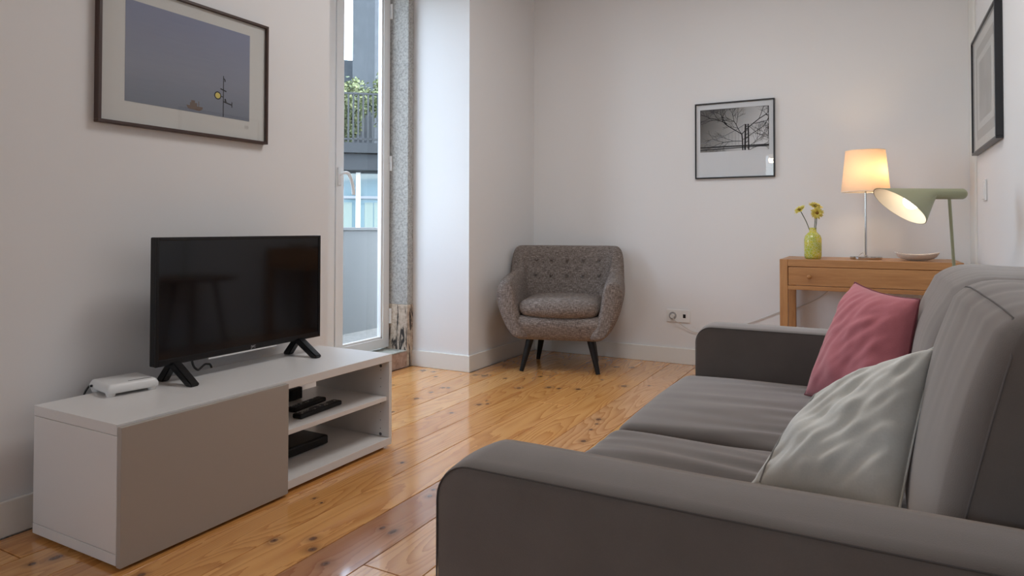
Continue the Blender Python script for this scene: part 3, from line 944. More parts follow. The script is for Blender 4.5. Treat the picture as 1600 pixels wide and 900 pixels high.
branch(.37, .19, 1.3, .09, .002, 3)
obj('printed_tree', bm, M['ink'], pt)
bm = bmesh.new()
ribbon(bm, P, [(.445, .060), (.450, .066), (.454, .058), (.460, .066)], .0016, zo - .0004)
obj('pencil_signature', bm, M['mark'], t)

# picture on the right wall
m = mat('pale_grey_print', (.42, .42, .40), .8)
v = coords(m, (1, 8, 8)); f = noise_tex(m, v, .6, 2)
L(m, ramp(m, f, [(.35, (.36, .355, .33)), (.65, (.50, .49, .47))]), bsdf(m).inputs['Base Color'])
t, pt, P, zo = picture('framed_picture', 'black framed picture in pale mount on the right wall above the sofa', ((XR, 4.300, 1.309), (0, -.80, 0), (0, 0, .602), (-1, 0, 0)), .012, .030,
                       M['frame_black'], M['mount'], (.20, .60, .15, .45), m)
bm = bmesh.new()
ribbon(bm, P, [(.11, .09), (.69, .09), (.69, .51), (.11, .51), (.11, .09)], .05, zo - .0006)
obj('inner_border', bm, mat('grey_mount_line', (.42, .41, .38), .8), t)

# light switch and sockets
sw = thing('light_switch', 'white double light switch on the right wall', 'light switch', (XR, 4.05, 1.06))
bx('plate', (XR - .010, XR - .0005, 4.00, 4.085, 1.06, 1.165), M['white_plastic'], sw, bev=.003)
for a in (4.010, 4.044):
    bm = bmesh.new(); box(bm, XR - .015, XR - .009, a, a + .031, 1.068, 1.157, .002); obj('rocker', bm, M['white_plastic'], sw)
so = thing('wall_socket', 'white double wall socket with a plug between armchair and sofa', 'socket', (-1.184, YB, .279))
bx('plate', (-1.263, -1.105, YB - .009, YB - .0005, .281, .367), M['white_plastic'], so, bev=.003)
bm = bmesh.new(); lathe(bm, [(.026, 0), (.026, .004), (.0225, .0045), (.0225, .0015), (.0, .0012)], cap0=True, cap1=False)
bmesh.ops.transform(bm, matrix=Matrix.Translation((-1.222, YB - .009, .324)) @ Matrix.Rotation(R(90), 4, 'X'), verts=bm.verts[:])
obj('socket_ring', bm, M['mark'], so, smooth='auto')
bm = bmesh.new(); cyl(bm, (-1.222, YB - .010, .324), (-1.222, YB - .030, .322), .015, .013, 18); obj('plug', bm, M['white_plastic'], so, smooth='auto')
bx('usb_port', (-1.152, -1.134, YB - .0105, YB - .0085, .312, .337), M['black_plastic'], so)
bm = bmesh.new()
pts = spline([(-1.222, YB - .030, .320), (-1.205, YB - .034, .300), (-1.15, YB - .022, .262), (-1.08, YB - .012, .225), (-.95, YB - .010, .23), (-.78, YB - .008, .285), (-.66, YB - .008, .335), (-.52, YB - .008, .40), (-.42, YB - .008, .43), (-.30, YB - .008, .50), (-.20, YB - .010, .60), (-.12, YB - .02, .72), (-.07, YB - .035, .775), (-.055, 4.42, .756), (-.052, 4.352, .754)], 8)
tube(bm, pts, .0028, 8)
obj('lamp_cord', bm, M['cable_white'], None, label='thin pale cord running from the wall socket to the shaded lamp', cat='cable', smooth=True, pivot=(-.9, YB - .01, .25))

# ------------------------------------------------------------------ console table
CX0, CX1, CY0, CY1, CT = -.478, .392, 4.055, 4.525, .748
ct = thing('console_table', 'oak console table with one drawer against the far wall', 'console table', ((CX0 + CX1) / 2, (CY0 + CY1) / 2, 0))
LW = .042
for x in (CX0, CX1 - LW):
    for y in (CY0, CY1 - LW):
        bx('leg', (x, x + LW, y, y + LW, 0, CT), M['oak_v'], ct, bev=.002)
bx('top', (CX0 + LW + .0005, CX1 - LW - .0005, CY0 + .001, CY1 - .001, CT - .040, CT - .0005), M['oak'], ct, bev=.0015)
for x in (CX0, CX1 - LW):
    bx('end_rail', (x + .0005, x + LW - .0005, CY0 + LW + .0005, CY1 - LW - .0005, CT - .040, CT - .0008), M['oak'], ct, bev=.0015)
    bx('side_apron', (x + .008, x + .030, CY0 + LW, CY1 - LW, CT - .165, CT - .040), M['oak'], ct)
bx('back_apron', (CX0 + LW, CX1 - LW, CY1 - .034, CY1 - .012, CT - .165, CT - .040), M['oak'], ct)
bx('lower_rail', (CX0 + LW, CX1 - LW, CY0 + .002, CY0 + .028, CT - .170, CT - .147), M['oak'], ct, bev=.001)
dr = bx('drawer', (CX0 + LW + .003, CX1 - LW - .003, CY0 + .003, CY0 + .024, CT - .144, CT - .043), M['oak'], ct, bev=.0015)
bm = bmesh.new(); lathe(bm, [(.006, 0), (.006, .008), (.011, .012), (.012, .017), (.008, .021)])
bmesh.ops.transform(bm, matrix=Matrix.Translation((-.324, CY0 + .003, CT - .094)) @ Matrix.Rotation(R(90), 4, 'X'), verts=bm.verts[:])
obj('knob', bm, M['oak_v'], dr, smooth=True)
for sx in (CX0 + LW, CX1 - LW):
    bm = bmesh.new(); cyl(bm, (sx + (.06 if sx < 0 else -.06), CY0 + .02, CT - .16), (sx + (.06 if sx < 0 else -.06), CY0 + .02, CT - .144), .004, seg=8)
    bm.free()

# vase and flowers
VX, VY = -.316, 4.20
va = thing('vase', 'yellow green crackle glass bottle vase on the console table', 'vase', (VX, VY, CT))
m = mat('crackled_yellow_glass', (.5, .5, .05), .12)
v = coords(m, (1, 1, 1)); vo = N(m, 'ShaderNodeTexVoronoi', feature='DISTANCE_TO_EDGE'); vo.inputs['Scale'].default_value = 75; L(m, v, vo.inputs['Vector'])
f = noise_tex(m, v, 22, 3)
cA = ramp(m, f, [(.4, (.50, .58, .07)), (.6, (.78, .68, .06))])
L(m, mixc(m, ramp(m, vo.outputs['Distance'], [(.02, (1, 1, 1)), (.09, (0, 0, 0))]), cA, (.80, .78, .42)), bsdf(m).inputs['Base Color'])
bsdf(m).inputs['Transmission Weight'].default_value = .25
bump(m, vo.outputs['Distance'], .5, .003)
bm = bmesh.new()
lathe(bm, [(.036, 0), (.043, .004), (.046, .02), (.0465, .09), (.046, .115), (.041, .132), (.028, .146), (.020, .154), (.0185, .172), (.0205, .178), (.0165, .178), (.0150, .156), (.024, .142), (.038, .126), (.042, .10), (.041, .015), (.0, .010)], (0, 0, 0), 40, True, False)
obj('bottle', bm, m, va, world=False, smooth=True)
def flower(label, base, head, face, rad, seed):
    base, head, face = Vector(base), Vector(head), Vector(face).normalized()
    t = thing('flower', label, 'flower', base)
    bm = bmesh.new(); mid = (base + head) / 2 + Vector((.004, 0, .006))
    tube(bm, spline([base, mid, head], 6), .0022, 8); obj('stem', bm, M['stem'], t, smooth=True)
    a = face.orthogonal().normalized(); b = face.cross(a)
    rg_ = random.Random(seed)
    bm = bmesh.new()
    for ring, (n_, rr, lift) in enumerate(((16, 1.0, .1), (13, .75, .35), (9, .5, .6))):
        for i in range(n_):
            an = 2 * PI * (i + .5 * ring) / n_ + rg_.uniform(-.08, .08)
            d = a * math.cos(an) + b * math.sin(an)
            s = d.cross(face)
            l = rad * rr * rg_.uniform(.88, 1.05)
            wd = rad * .20
            q0 = head + d * rad * .12
            q1 = head + d * l * .6 + face * rad * lift * .5
            q2 = head + d * l + face * rad * (lift * .6 + rg_.uniform(-.1, .1))
            vs = [bm.verts.new(q) for q in (q0 - s * wd * .3, q0 + s * wd * .3, q1 + s * wd, q1 - s * wd, q2 + s * wd * .35, q2 - s * wd * .35)]
            bm.faces.new((vs[0], vs[1], vs[2], vs[3])); bm.faces.new((vs[3], vs[2], vs[4], vs[5]))
    o = obj('petals', bm, M['petal'], t, smooth=True)
    bm = bmesh.new(); bmesh.ops.create_icosphere(bm, subdivisions=2, radius=rad * .26, matrix=Matrix.Translation(head + face * rad * .1))
    obj('centre', bm, M['petal_c'], t, smooth=True)
flower('yellow flower leaning out to the left of the vase', (VX - .004, VY, CT + .12), (VX - .068, VY - .005, 1.030), (-.5, -.45, .75), .036, 1)
flower('yellow flower standing highest in the vase', (VX + .002, VY + .004, CT + .12), (VX + .013, VY + .015, 1.050), (.35, -.35, .9), .040, 2)
flower('yellow flower facing the room below the highest one', (VX + .006, VY - .004, CT + .12), (VX + .024, VY - .022, 1.010), (.25, -.9, -.15), .036, 3)

# table lamp
LX, LY = -.048, 4.26
tl = thing('table_lamp', 'lit chrome table lamp with a cream fabric shade on the console', 'table lamp', (LX, LY, CT))
bm = bmesh.new(); lathe(bm, [(.079, 0), (.081, .003), (.081, .013), (.078, .017), (.012, .019), (.006, .024)], (0, 0, 0), 48); obj('base', bm, M['chrome'], tl, world=False, smooth='auto')
bm = bmesh.new(); cyl(bm, (0, 0, .018), (0, 0, .40), .0055, seg=16); obj('stem', bm, M['chrome'], tl, world=False, smooth='auto')
bm = bmesh.new(); cyl(bm, (0, 0, .385), (0, 0, .43), .014, seg=16); obj('bulb_holder', bm, M['matt_black'], tl, world=False, smooth='auto')
bm = bmesh.new(); lathe(bm, [(.013, .43), (.016, .445), (.03, .475), (.032, .495), (.025, .518), (.0, .53)], (0, 0, 0), 24, True, False); obj('bulb', bm, M['bulb'], tl, world=False, smooth=True)
sz0, sz1 = 1.128 - CT, 1.360 - CT
bm = bmesh.new(); lathe(bm, [(.124, sz0), (.101, sz1)], (0, 0, 0), 64, False, False); obj('lamp_shade', bm, M['shade'], tl, world=False, smooth=True)
bm = bmesh.new()
for r_, z in ((.124, sz0), (.101, sz1)):
    tube(bm, [(r_ * math.cos(a), r_ * math.sin(a), z) for a in [2 * PI * i / 48 for i in range(48)]], .0018, 6, True)
for i in range(3):
    a = 2 * PI * i / 3 + .4
    tube(bm, [(0.014 * math.cos(a), 0.014 * math.sin(a), .425), (.124 * math.cos(a), .124 * math.sin(a), sz0 + .003)], .0012, 6)
obj('shade_ring', bm, M['lamp_inside'], tl, world=False, smooth=True)
light('table_lamp_light', 'POINT', (LX + .028, LY - .015, CT + .49), 3.0, (1, .68, .38), shadow_soft_size=.035)

# woven bowl
m = mat('woven_brown_white', (.5, .4, .33), .9)
tcn = N(m, 'ShaderNodeTexCoord'); sp = N(m, 'ShaderNodeSeparateXYZ'); L(m, tcn.outputs['Object'], sp.inputs[0])
an = math_n(m, 'ARCTAN2', sp.outputs['Y'], sp.outputs['X'])
wv = math_n(m, 'SINE', math_n(m, 'ADD', math_n(m, 'MULTIPLY', an, 70), math_n(m, 'MULTIPLY', sp.outputs['Z'], 0)))
wz = math_n(m, 'SINE', math_n(m, 'MULTIPLY', sp.outputs['Z'], 1100))
L(m, ramp(m, math_n(m, 'ADD', math_n(m, 'MULTIPLY', math_n(m, 'MULTIPLY', wv, wz), .5), .5), [(.28, (.26, .14, .10)), (.5, (.86, .79, .70))]), bsdf(m).inputs['Base Color'])
bw = thing('woven_bowl', 'shallow oval woven bowl in brown and white on the console', 'bowl', (.196, 4.22, CT))
bm = bmesh.new()
seg = 56
prof = [(.0, .003), (.05, .0035), (.075, .010), (.092, .022), (.103, .036), (.105, .040), (.101, .040), (.088, .026), (.07, .014), (.045, .008), (0.0, .007)]
rings = []
for r_, z in prof:
    rings.append([bm.verts.new((r_ * math.cos(2 * PI * i / seg), r_ * .72 * math.sin(2 * PI * i / seg), z + (.5 * (z / .04) ** 2) * .012 * math.cos(4 * PI * i / seg))) for i in range(seg)])
for A, B_ in zip(rings, rings[1:]):
    for i in range(seg):
        j = (i + 1) % seg
        bm.faces.new((A[i], A[j], B_[j], B_[i]))
bmesh.ops.remove_doubles(bm, verts=bm.verts[:], dist=1e-5)
obj('basket', bm, m, bw, world=False, smooth=True)

# ------------------------------------------------------------------ round side table and angled green lamp
TTZ = .560
rt2 = thing('side_table', 'round brown wooden side table hidden behind the far sofa arm', 'side table', (.16, 3.19, 0))
bm = bmesh.new(); lathe(bm, [(.27, TTZ - .022), (.295, TTZ - .008), (.295, TTZ - .003), (.292, TTZ)], (0, 0, 0), 56); obj('table_top', bm, M['walnut'], rt2, world=False, smooth='auto')
for i in range(3):
    a = R(100 + 120 * i)
    bm = bmesh.new(); cyl(bm, (.15 * math.cos(a), .15 * math.sin(a), TTZ - .02), (.25 * math.cos(a), .25 * math.sin(a), 0), .019, .011, 18)
    obj('leg', bm, M['walnut'], rt2, world=False, smooth='auto')

GX, GY = .285, 3.20
gl = thing('desk_lamp', 'lit sage green lamp with a slanted cone head behind the sofa', 'desk lamp', (GX, GY, TTZ))
bm = bmesh.new(); lathe(bm, [(.080, 0), (.080, .006), (.075, .009), (.0, .011)], (0, 0, 0), 40, True, False); obj('base', bm, M['green_lamp'], gl, world=False, smooth='auto')
PT = Vector((.262, 3.20, 1.040))
bm = bmesh.new(); cyl(bm, (GX, GY, TTZ + .009), PT, .0058, seg=14); obj('pole', bm, M['green_lamp'], gl, smooth='auto')
HA = R(28)                                    # the head swings a little towards the room
hd = Vector((-math.cos(HA), -math.sin(HA), 0)); sd = Vector((-hd.y, hd.x, 0)); uz = Vector((0, 0, 1))
TC = PT + Vector((0, 0, .021))                # tube axis
tail = TC - hd * .070
neck = TC + hd * .062
TR = .0215
bm = bmesh.new()
sections = []
for k_, r_ in ((0.0, .004), (.004, .012), (.010, .018), (.018, TR)):
    sections.append((tail + hd * k_, sd * r_, uz * r_))
sections.append((neck, sd * TR, uz * TR))
# opening: tall slanted circle
tip = TC + hd * .288 + uz * .0225; low = TC + hd * .112 - uz * .122
oc = (tip + low) / 2; ov = (tip - low) / 2
outer = []
for k_ in (.35, .7, 1.0):
    c = neck.lerp(oc, k_); a = (sd * TR).lerp(sd * ov.length * .93, k_); b = (uz * TR).lerp(ov, k_)
    sections.append((c, a, b))
SEG = 48
rings = [[bm.verts.new(c + a * math.cos(2 * PI * i / SEG) + b * math.sin(2 * PI * i / SEG)) for i in range(SEG)] for c, a, b in sections]
for A, B_ in zip(rings, rings[1:]):
    for i in range(SEG):
        j = (i + 1) % SEG
        bm.faces.new((A[i], A[j], B_[j], B_[i]))
bm.faces.new(rings[0])
shade = obj('lamp_head', bm, M['green_lamp'], gl, smooth='auto')
bm = bmesh.new()
ins = []
for k_ in (1.0, .7, .35, .05):
    c = neck.lerp(oc, k_); a = (sd * TR).lerp(sd * ov.length * .93, k_) * .975; b = (uz * TR).lerp(ov, k_) * .975
    ins.append([bm.verts.new(c + a * math.cos(2 * PI * i / SEG) + b * math.sin(2 * PI * i / SEG)) for i in range(SEG)])
for A, B_ in zip(ins, ins[1:]):
    for i in range(SEG):
        j = (i + 1) % SEG
        bm.faces.new((A[i], B_[i], B_[j], A[j]))
obj('reflector', bm, M['lamp_inside'], gl, smooth=True, label='white inside of the cone')
bc = TC + hd * .150 - uz * .030
bm = bmesh.new(); bmesh.ops.create_uvsphere(bm, u_segments=24, v_segments=16, radius=.032, matrix=Matrix.Translation(bc)); obj('bulb', bm, M['bulb'], gl, smooth=True)
bm = bmesh.new(); cyl(bm, TC + hd * .06, bc, .012, .014, 16); obj('bulb_holder', bm, M['lamp_inside'], gl, smooth='auto')
light('desk_lamp_light', 'POINT', bc + hd * .034 - uz * .028, .16, (1, .74, .46), shadow_soft_size=.02)

cl = thing('ceiling_fill_lamp', 'round flat white ceiling lamp added out of view to fill the room with light', 'ceiling lamp', (-.80, 2.70, ZC))  # invented housing for the overhead fill light
bm = bmesh.new(); lathe(bm, [(.46, 2.83), (.485, 2.84), (.485, 2.899)], (-.80, 2.70, 0), 48, True, True); obj('housing', bm, M['lamp_inside'], cl, smooth='auto')
# ceiling pendant behind the camera (seen as a glint in the far picture's glass)
pd = thing('pendant_lamp', 'small lit pendant lamp hanging behind the camera', 'pendant lamp', (-1.28, -.92, ZC))
bm = bmesh.new(); cyl(bm, (-1.28, -.92, 2.06), (-1.28, -.92, ZC), .003, seg=8); obj('cord', bm, M['cable_dark'], pd)
bm = bmesh.new(); lathe(bm, [(.02, 2.10), (.04, 2.07), (.11, 1.97), (.115, 1.955)], (-1.28, -.92, 0), 32, True, False); obj('lamp_shade', bm, M['lamp_inside'], pd, smooth=True)
bm = bmesh.new(); bmesh.ops.create_uvsphere(bm, u_segments=20, v_segments=12, radius=.04, matrix=Matrix.Translation((-1.28, -.92, 1.945))); obj('bulb', bm, M['bulb'], pd, smooth=True)
light('pendant_light', 'POINT', (-1.28, -.92, 1.88), 6, (1, .72, .45), shadow_soft_size=.04)

# ------------------------------------------------------------------ armchair
AO = (-1.835, 4.10, 0)
ac = thing('armchair', 'taupe tweed tub armchair with buttoned back in the corner', 'armchair', AO, R(17))
armS = [(-.18, .205), (-.095, .212), (-.032, .29), (.015, .41), (.030, .50), (.024, .57), (.000, .612), (-.038, .630), (-.076, .612), (-.098, .56), (-.108, .47), (-.125, .38), (-.15, .30), (-.19, .25)]
bakS = [(-.15, .205), (-.055, .215), (-.010, .34), (.020, .48), (.040, .62), (.052, .73), (.044, .785), (.014, .803), (-.022, .790), (-.042, .73), (-.066, .60), (-.090, .46), (-.115, .34), (-.17, .25)]
Ax, By, cr = .372, .300, .19
path = []
def addp(x, y, nx, ny, s): path.append((Vector((x, y, 0)), Vector((nx, ny, 0)), s))
for i in range(8):
    y = -.235 + (By - cr + .235) * i / 7
    addp(-Ax - .004 + .0 * i, y, -1, 0, 0)
for i in range(1, 10):
    a = PI - (PI / 2) * i / 10
    s = min(1, max(0, (i - 0.5) / 3.2)); s = s * s * (3 - 2 * s)
    addp(-Ax + cr + cr * math.cos(a), By - cr + cr * math.sin(a), math.cos(a), math.sin(a), s)
for i in range(13):
    addp(-(Ax - cr) + 2 * (Ax - cr) * i / 12, By, 0, 1, 1)
half = [(Vector((-p.x, p.y, 0)), Vector((-n_.x, n_.y, 0)), s) for p, n_, s in path[:17]][::-1]
path += half
def section(p, n_, s):
    out = []
    for (a, za), (b, zb) in zip(armS, bakS):
        o_ = a + (b - a) * s; z = za + (zb - za) * s
        if s < .01 and p.y < 0:     # the arms taper down towards the front
            z -= max(0, (z - .3)) * .10 * min(1, (-p.y / .25)) ** 2
        q = p + n_ * o_
        if s > .99:
            q.y += -.02 * (abs(p.x) / .2) ** 2 * 0
        out.append(Vector((q.x, q.y, z)))
    return out
rows = [section(*q) for q in path]
def capped(rows, first=True):
    base = rows[0] if first else rows[-1]
    cen = sum(base, Vector()) / len(base)
    out = []
    for th in (25, 50, 70, 85):
        k_ = math.cos(R(th)); f_ = math.sin(R(th))
        new = []
        for q in base:
            d = q - cen
            new.append(cen + Vector((d.x * (.35 + .65 * k_), 0, d.z * (.82 + .18 * k_))) + Vector((0, -.055 * f_ + (q.y - cen.y), 0)))
        out.append(new)
    return out
c0 = capped(rows, True)[::-1]; c1 = capped(rows, False)
allr = c0 + rows + c1
bm = bmesh.new()
vr = [[bm.verts.new(q) for q in r_] for r_ in allr]
n_ = len(armS)
for A, B_ in zip(vr, vr[1:]):
    for i in range(n_):
        j = (i + 1) % n_
        bm.faces.new((A[i], A[j], B_[j], B_[i]))
bm.faces.new(vr[0]); bm.faces.new(vr[-1][::-1])
o = obj('shell', bm, M['tweed'], ac, world=False, smooth=True)
md = o.modifiers.new('s', 'SUBSURF'); md.levels = 1; md.render_levels = 2
def taper(p, nn):
    p = p.copy()
    k_ = 1 - .10 * max(0, (-p.z + .02)) / .09
    p.x *= k_; p.y *= k_
    return p
bm = bmesh.new(); rbox(bm, (.60, .60, .16), .05, (10, 10, 3), taper)
bmesh.ops.translate(bm, verts=bm.verts[:], vec=(0, .018, .285))
obj('seat_base', bm, M['tweed'], ac, world=False, smooth=True)
def cush(p, nn):
    p = p.copy()
    ex = 1 - .14 * (abs(p.x) / .26) ** 2 if p.y < 0 else 1
    p.y *= ex
    p.z *= (1 - .22 * (abs(p.x) / .26) ** 2.5)
    return p
bm = bmesh.new(); rbox(bm, (.52, .52, .125), .058, (12, 12, 3), cush)
bmesh.ops.translate(bm, verts=bm.verts[:], vec=(0, -.045, .413))
obj('seat_cushion', bm, M['tweed'], ac, world=False, smooth=True)
for z, yy in ((.705, .232), (.600, .214)):
    for i in range(5):
        x = -.22 + .11 * i
        bm = bmesh.new(); bmesh.ops.create_uvsphere(bm, u_segments=14, v_segments=8, radius=.0125, matrix=Matrix.Translation((x, yy, z)) @ Matrix.Diagonal((1, .5, 1, 1)))
        obj('button', bm, M['tweed'], ac, world=False, smooth=True)
for (x, y, dx, dy) in ((-.246, -.205, .055, .045), (.246, -.205, -.055, .045), (-.205, .215, .04, -.035), (.205, .215, -.04, -.035)):
    bm = bmesh.new(); cyl(bm, (x, y, 0), (x + dx, y + dy, .225), .014, .026, 20); obj('leg', bm, M['black_wood'], ac, world=False, smooth='auto')

# ------------------------------------------------------------------ sofa
SFX0, SFX1 = -.520, .430
sf = thing('sofa', 'two seat taupe grey fabric sofa along the right wall', 'sofa', (-.05, 1.51, 0))
NA0, NA1, FA0, FA1, AZ = .742, .872, 2.150, 2.285, .612
def arm(y0, y1, label=None):
    bm = bmesh.new()
    r_ = .052
    def outline(ins):
        pts = []
        x0, x1, z0, z1 = (SFX0 if y0 < 1 else SFX0 + .013) + ins, SFX1 - ins, .07 + ins * .5, AZ - ins
        rr = max(.01, r_ - ins)
        pts.append((x0, z0))
        for i in range(12):
            pts.append((x0, z0 + (z1 - rr - z0) * (i + 1) / 12))
        for i in range(1, 9):
            a = PI - (PI / 2) * i / 8
            pts.append((x0 + rr + rr * math.cos(a), z1 - rr + rr * math.sin(a)))
        for i in range(1, 25):
            pts.append((x0 + rr + (x1 - x0 - rr) * i / 24, z1))
        for i in range(1, 6):
            pts.append((x1, z1 + (z0 - z1) * i / 5))
        return pts
    W2 = y1 - y0
    lv = [(.012, 0.0), (.004, .003), (0.0, .009)] + [(-.004 * math.sin(PI * k_ / 6), .009 + (W2 - .018) * k_ / 6) for k_ in range(1, 6)] + [(0, W2 - .009), (.004, W2 - .003), (.012, W2)]
    rr = []
    for ins, yy in lv:
        row = []
        for (x, z) in outline(ins):
            wob = .0025 * noise.noise(Vector((x * 5, yy * 8 + y0, z * 6)))
            row.append(bm.verts.new((x + (wob if x < SFX0 + .1 else 0), y0 + yy, z + wob)))
        rr.append(row)
    n2 = len(rr[0])
    for A, B_ in zip(rr, rr[1:]):
        for i in range(n2):
            j = (i + 1) % n2
            bm.faces.new((A[i], A[j], B_[j], B_[i]))
    # side faces with a slight puff
    for row, sg in ((rr[0], -1), (rr[-1], 1)):
        f_ = bm.faces.new(row if sg > 0 else row[::-1])
    a_ = obj('arm', bm, M['sofa'], sf, smooth='auto')
    for ins, yy in (((.003, .0015),) if y0 < 1 else ((.003, .0015), (.003, W2 - .0015))):
        bm = bmesh.new()
        tube(bm, [(x, y0 + yy, z) for x, z in outline(ins)[1:-5]], .0012, 6)
        obj('seam', bm, M['seam'], a_, smooth=True)
    return a_
arm(NA0, NA1); arm(FA0, FA1)
bx('base', (-.50, .40, NA1, FA0, .07, .300), M['sofa'], sf, bev=.012)
bx('back_frame', (.335, SFX1, NA1, FA0, .07, .715), M['sofa'], sf, bev=.025, seg=4)
for x in (-.46, .37):
    for y in (.80, 2.22):
        bm = bmesh.new(); box(bm, x - .03, x + .03, y - .03, y + .03, 0, .071, .003); obj('leg', bm, M['black_wood'], sf)

def seat(y0, y1, seed, lift):
    def fn(p, nn):
        p = p.copy()
        up_ = max(0, nn.z)
        ex = (abs(p.x) / .33); ey = abs(p.y) / ((y1 - y0) / 2)
        p.z += up_ * (.016 * (1 - ex ** 4) * (1 - ey ** 3)) 
        wr = noise.noise(Vector((p.x * 3 + seed, p.y * 22 + seed + 1.5 * noise.noise(Vector((p.x * 2.5, p.y * 3, seed))), 0)))
        fade = 1 / (1 + math.exp(-(p.x + .05) * 9)) if seed > 4 else .85
        p.z += up_ * (.0150 * wr * fade * (1 - ey ** 6) + .006 * noise.noise(Vector((p.x * 4, p.y * 4, seed))))
        p.x -= max(0, -nn.x) * .010 * (1 - ey ** 4)
        return p
    bm = bmesh.new(); rbox(bm, (.66, y1 - y0, .150), .028, (44, 60, 3), fn)
    bmesh.ops.translate(bm, verts=bm.verts[:], vec=(-.212, (y0 + y1) / 2, .380 + lift))
    o = obj('seat_cushion', bm, M['sofa'], sf, smooth=True)
    bm = bmesh.new()
    tube(bm, [(-.545, y0 + .02 + (y1 - y0 - .04) * i / 12, .412 + lift) for i in range(13)], .0014, 6)
    obj('seam', bm, M['seam'], o, smooth=True)
seat(NA1 + .002, 1.508, 3, 0)
seat(1.512, FA0 - .002, 6, .004)

def backc(y0, y1, seed, xo, zt, stitched=True):
    H2 = zt - .45
    hy = (y1 - y0) / 2
    def fn(p, nn):
        p = p.copy()
        t_ = (p.z + H2 / 2) / H2
        ey = min(1, abs(p.y) / hy)
        puff = .022 * (1 - ey ** 6) * math.sin(PI * min(1, max(0, t_))) ** .6
        if nn.x < -.3: p.x -= puff
        if nn.z > .3: p.z += .012 * (1 - ey ** 4)
        if abs(nn.y) > .5: p.y += nn.y * .012 * math.sin(PI * min(1, max(0, t_)))
        sy = p.y / hy
        if t_ > .4 and (sy > 0 or not stitched):      # soft shoulders
            p.z -= .050 * abs(sy) ** 7 * (t_ - .4) / .6
        if t_ > .6 and not stitched and nn.x < .2:
            p.x += .030 * ((t_ - .6) / .4) ** 2
        p.x += (t_ - .5) * (.088 if stitched else .060)
        w_ = noise.noise(Vector((p.x * 5, p.y * 4 + seed, p.z * 5)))
        w2 = noise.noise(Vector((p.y * 24 + 8 * p.x + seed, p.z * 5.0 - p.x * 6, seed)))
        w3 = noise.noise(Vector((p.y * 3 + seed, p.z * 14 + 2 * p.y, seed + 4)))
        p += nn * (.006 * w_ + .0030 * w2 * max(0, t_ - .3) + .004 * w3 * max(0, .6 - t_))
        return p
    RR = .046
    bm = bmesh.new(); rbox(bm, (.215, y1 - y0, H2), RR, (12, 60, 40), fn)
    off = Vector((xo, (y0 + y1) / 2, .45 + H2 / 2))
    bmesh.ops.translate(bm, verts=bm.verts[:], vec=off)
    o = obj('back_cushion', bm, M['sofa'], sf, smooth=True)
    if not stitched: return o
    # stitched seam round the front edge
    hx, hz = .1075, H2 / 2
    q_ = RR * (1 - .7071)
    pts = []
    def add(y, z, nx, ny, nz):
        nn = Vector((nx, ny, nz)).normalized()
        pts.append(fn(Vector((-hx + q_, y, z)), nn) + nn * .0008 + off)
    for k_ in range(17): add(-hy + q_, -hz + RR + (2 * hz - 2 * RR) * k_ / 16, -1, -1, 0)
    for k_ in range(25): add(-hy + RR + (2 * hy - 2 * RR) * k_ / 24, hz - q_, -1, 0, 1)
    bm = bmesh.new(); tube(bm, pts, .0011, 6)
    obj('seam', bm, M['seam_light'], o, smooth=True)
    return o
backc(NA1 + .030, 1.502, 2.3, .196, .826)
backc(1.498, FA0 + .004, 8.1, .205, .822, False)

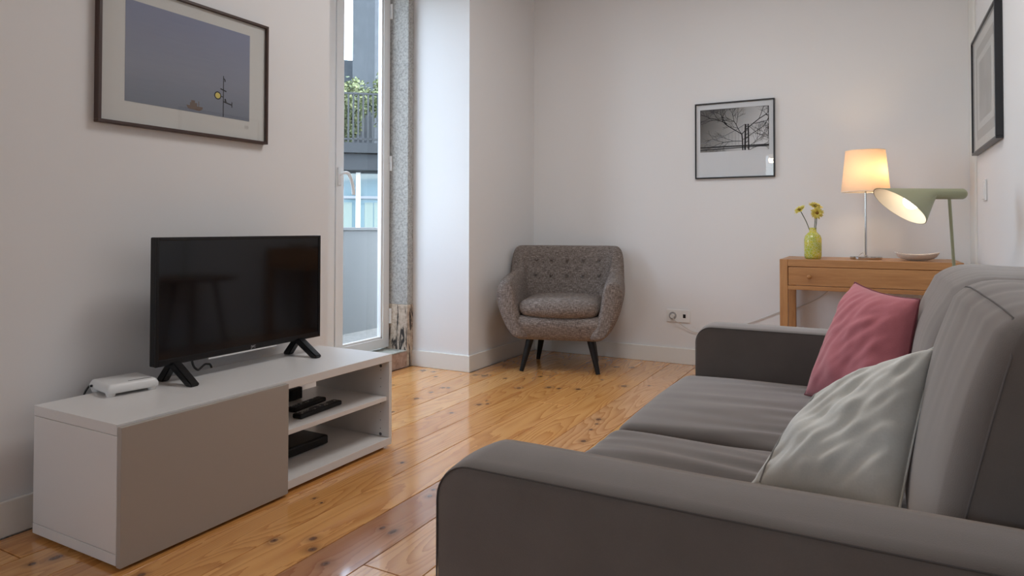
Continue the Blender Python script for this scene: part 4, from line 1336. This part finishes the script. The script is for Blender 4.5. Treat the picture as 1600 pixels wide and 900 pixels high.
# scatter cushions given by four corners
def pillow(name, label, P1, P2, P3, P4, th, m, seed, ear=.06, seam_m=None, grid=48, inset=0, wr_k=.38):
    P1, P2, P3, P4 = [Vector(p) for p in (P1, P2, P3, P4)]   # bl, tl, tr, br
    c = (P1 + P2 + P3 + P4) / 4
    nrm = (P4 - P1).cross(P2 - P1).normalized()
    base = Vector((c.x, c.y, min(P1.z, P4.z)))
    t = thing(name, label, 'cushion', base)
    bm = bmesh.new()
    sides = []
    for sg in (1, -1):
        g_ = []
        for i in range(grid + 1):
            row = []
            for j in range(grid + 1):
                u_ = -1 + 2 * i / grid; v_ = -1 + 2 * j / grid
                # edges pulled in between the ears
                uu = u_ * (1 - ear * (1 - v_ * v_)); vv = v_ * (1 - ear * (1 - u_ * u_))
                a, b = (uu + 1) / 2, (vv + 1) / 2
                p = P1 * (1 - a) * (1 - b) + P4 * a * (1 - b) + P2 * (1 - a) * b + P3 * a * b
                e = max(0, (1 - abs(u_) ** 2.4)) ** .55 * max(0, (1 - abs(v_) ** 2.4)) ** .5
                h = th * e * (1 if sg > 0 else .8)
                ew = 1 - max(abs(u_), abs(v_))
                wr = .30 * noise.noise(Vector((u_ * 2.2 + seed, v_ * 2.2, sg))) + .20 * noise.noise(Vector(((u_ + v_) * 2.0, (u_ - v_) * 5.5 + seed, sg * 3)))
                h += th * wr_k * wr * min(1, ew * 4)
                row.append((p + nrm * sg * h, (i in (0, grid) or j in (0, grid))))
            g_.append(row)
        sides.append(g_)
    vm = {}
    def V(s, i, j):
        p, edge = sides[s][i][j]
        key = (0 if edge else s, i, j)
        if key not in vm: vm[key] = bm.verts.new(p)
        return vm[key]
    for s in (0, 1):
        for i in range(grid):
            for j in range(grid):
                q = (V(s, i, j), V(s, i + 1, j), V(s, i + 1, j + 1), V(s, i, j + 1))
                if len(set(q)) == 4:
                    bm.faces.new(q if s == 0 else q[::-1])
    o = obj('cover', bm, m, t, smooth=True)
    if inset:
        s_ = 0 if nrm.y < 0 else 1
        bm = bmesh.new(); tube(bm, [sides[s_][inset][j][0] + nrm * (.0004 if s_ == 0 else -.0004) for j in range(1, grid)], .0016, 6)
        obj('flange_seam', bm, seam_m, t, smooth=True)
        seam_m = m
    edge = [sides[0][i][0][0] for i in range(grid)] + [sides[0][grid][j][0] for j in range(grid)] + [sides[0][i][grid][0] for i in range(grid, 0, -1)] + [sides[0][0][j][0] for j in range(grid, 0, -1)]
    bm = bmesh.new(); tube(bm, edge, .0022, 6, True)
    obj('seam', bm, seam_m or m, t, smooth=True)
    return t
pillow('cushion', 'dusty red cushion leaning in the far corner of the sofa', (-.172, 1.985, .470), (-.050, 2.055, .775), (.092, 1.88, .752), (.050, 1.73, .475), .070, M['red'], 3, .07, M['red_dark'])
pillow('cushion', 'crumpled ivory cushion leaning on the nearer back cushion', (-.196, 1.235, .470), (-.092, 1.36, .612), (.092, 1.40, .712), (.026, 1.15, .49), .064, M['ivory'], 7, .03, M['ivory_seam'], inset=4, wr_k=.60)
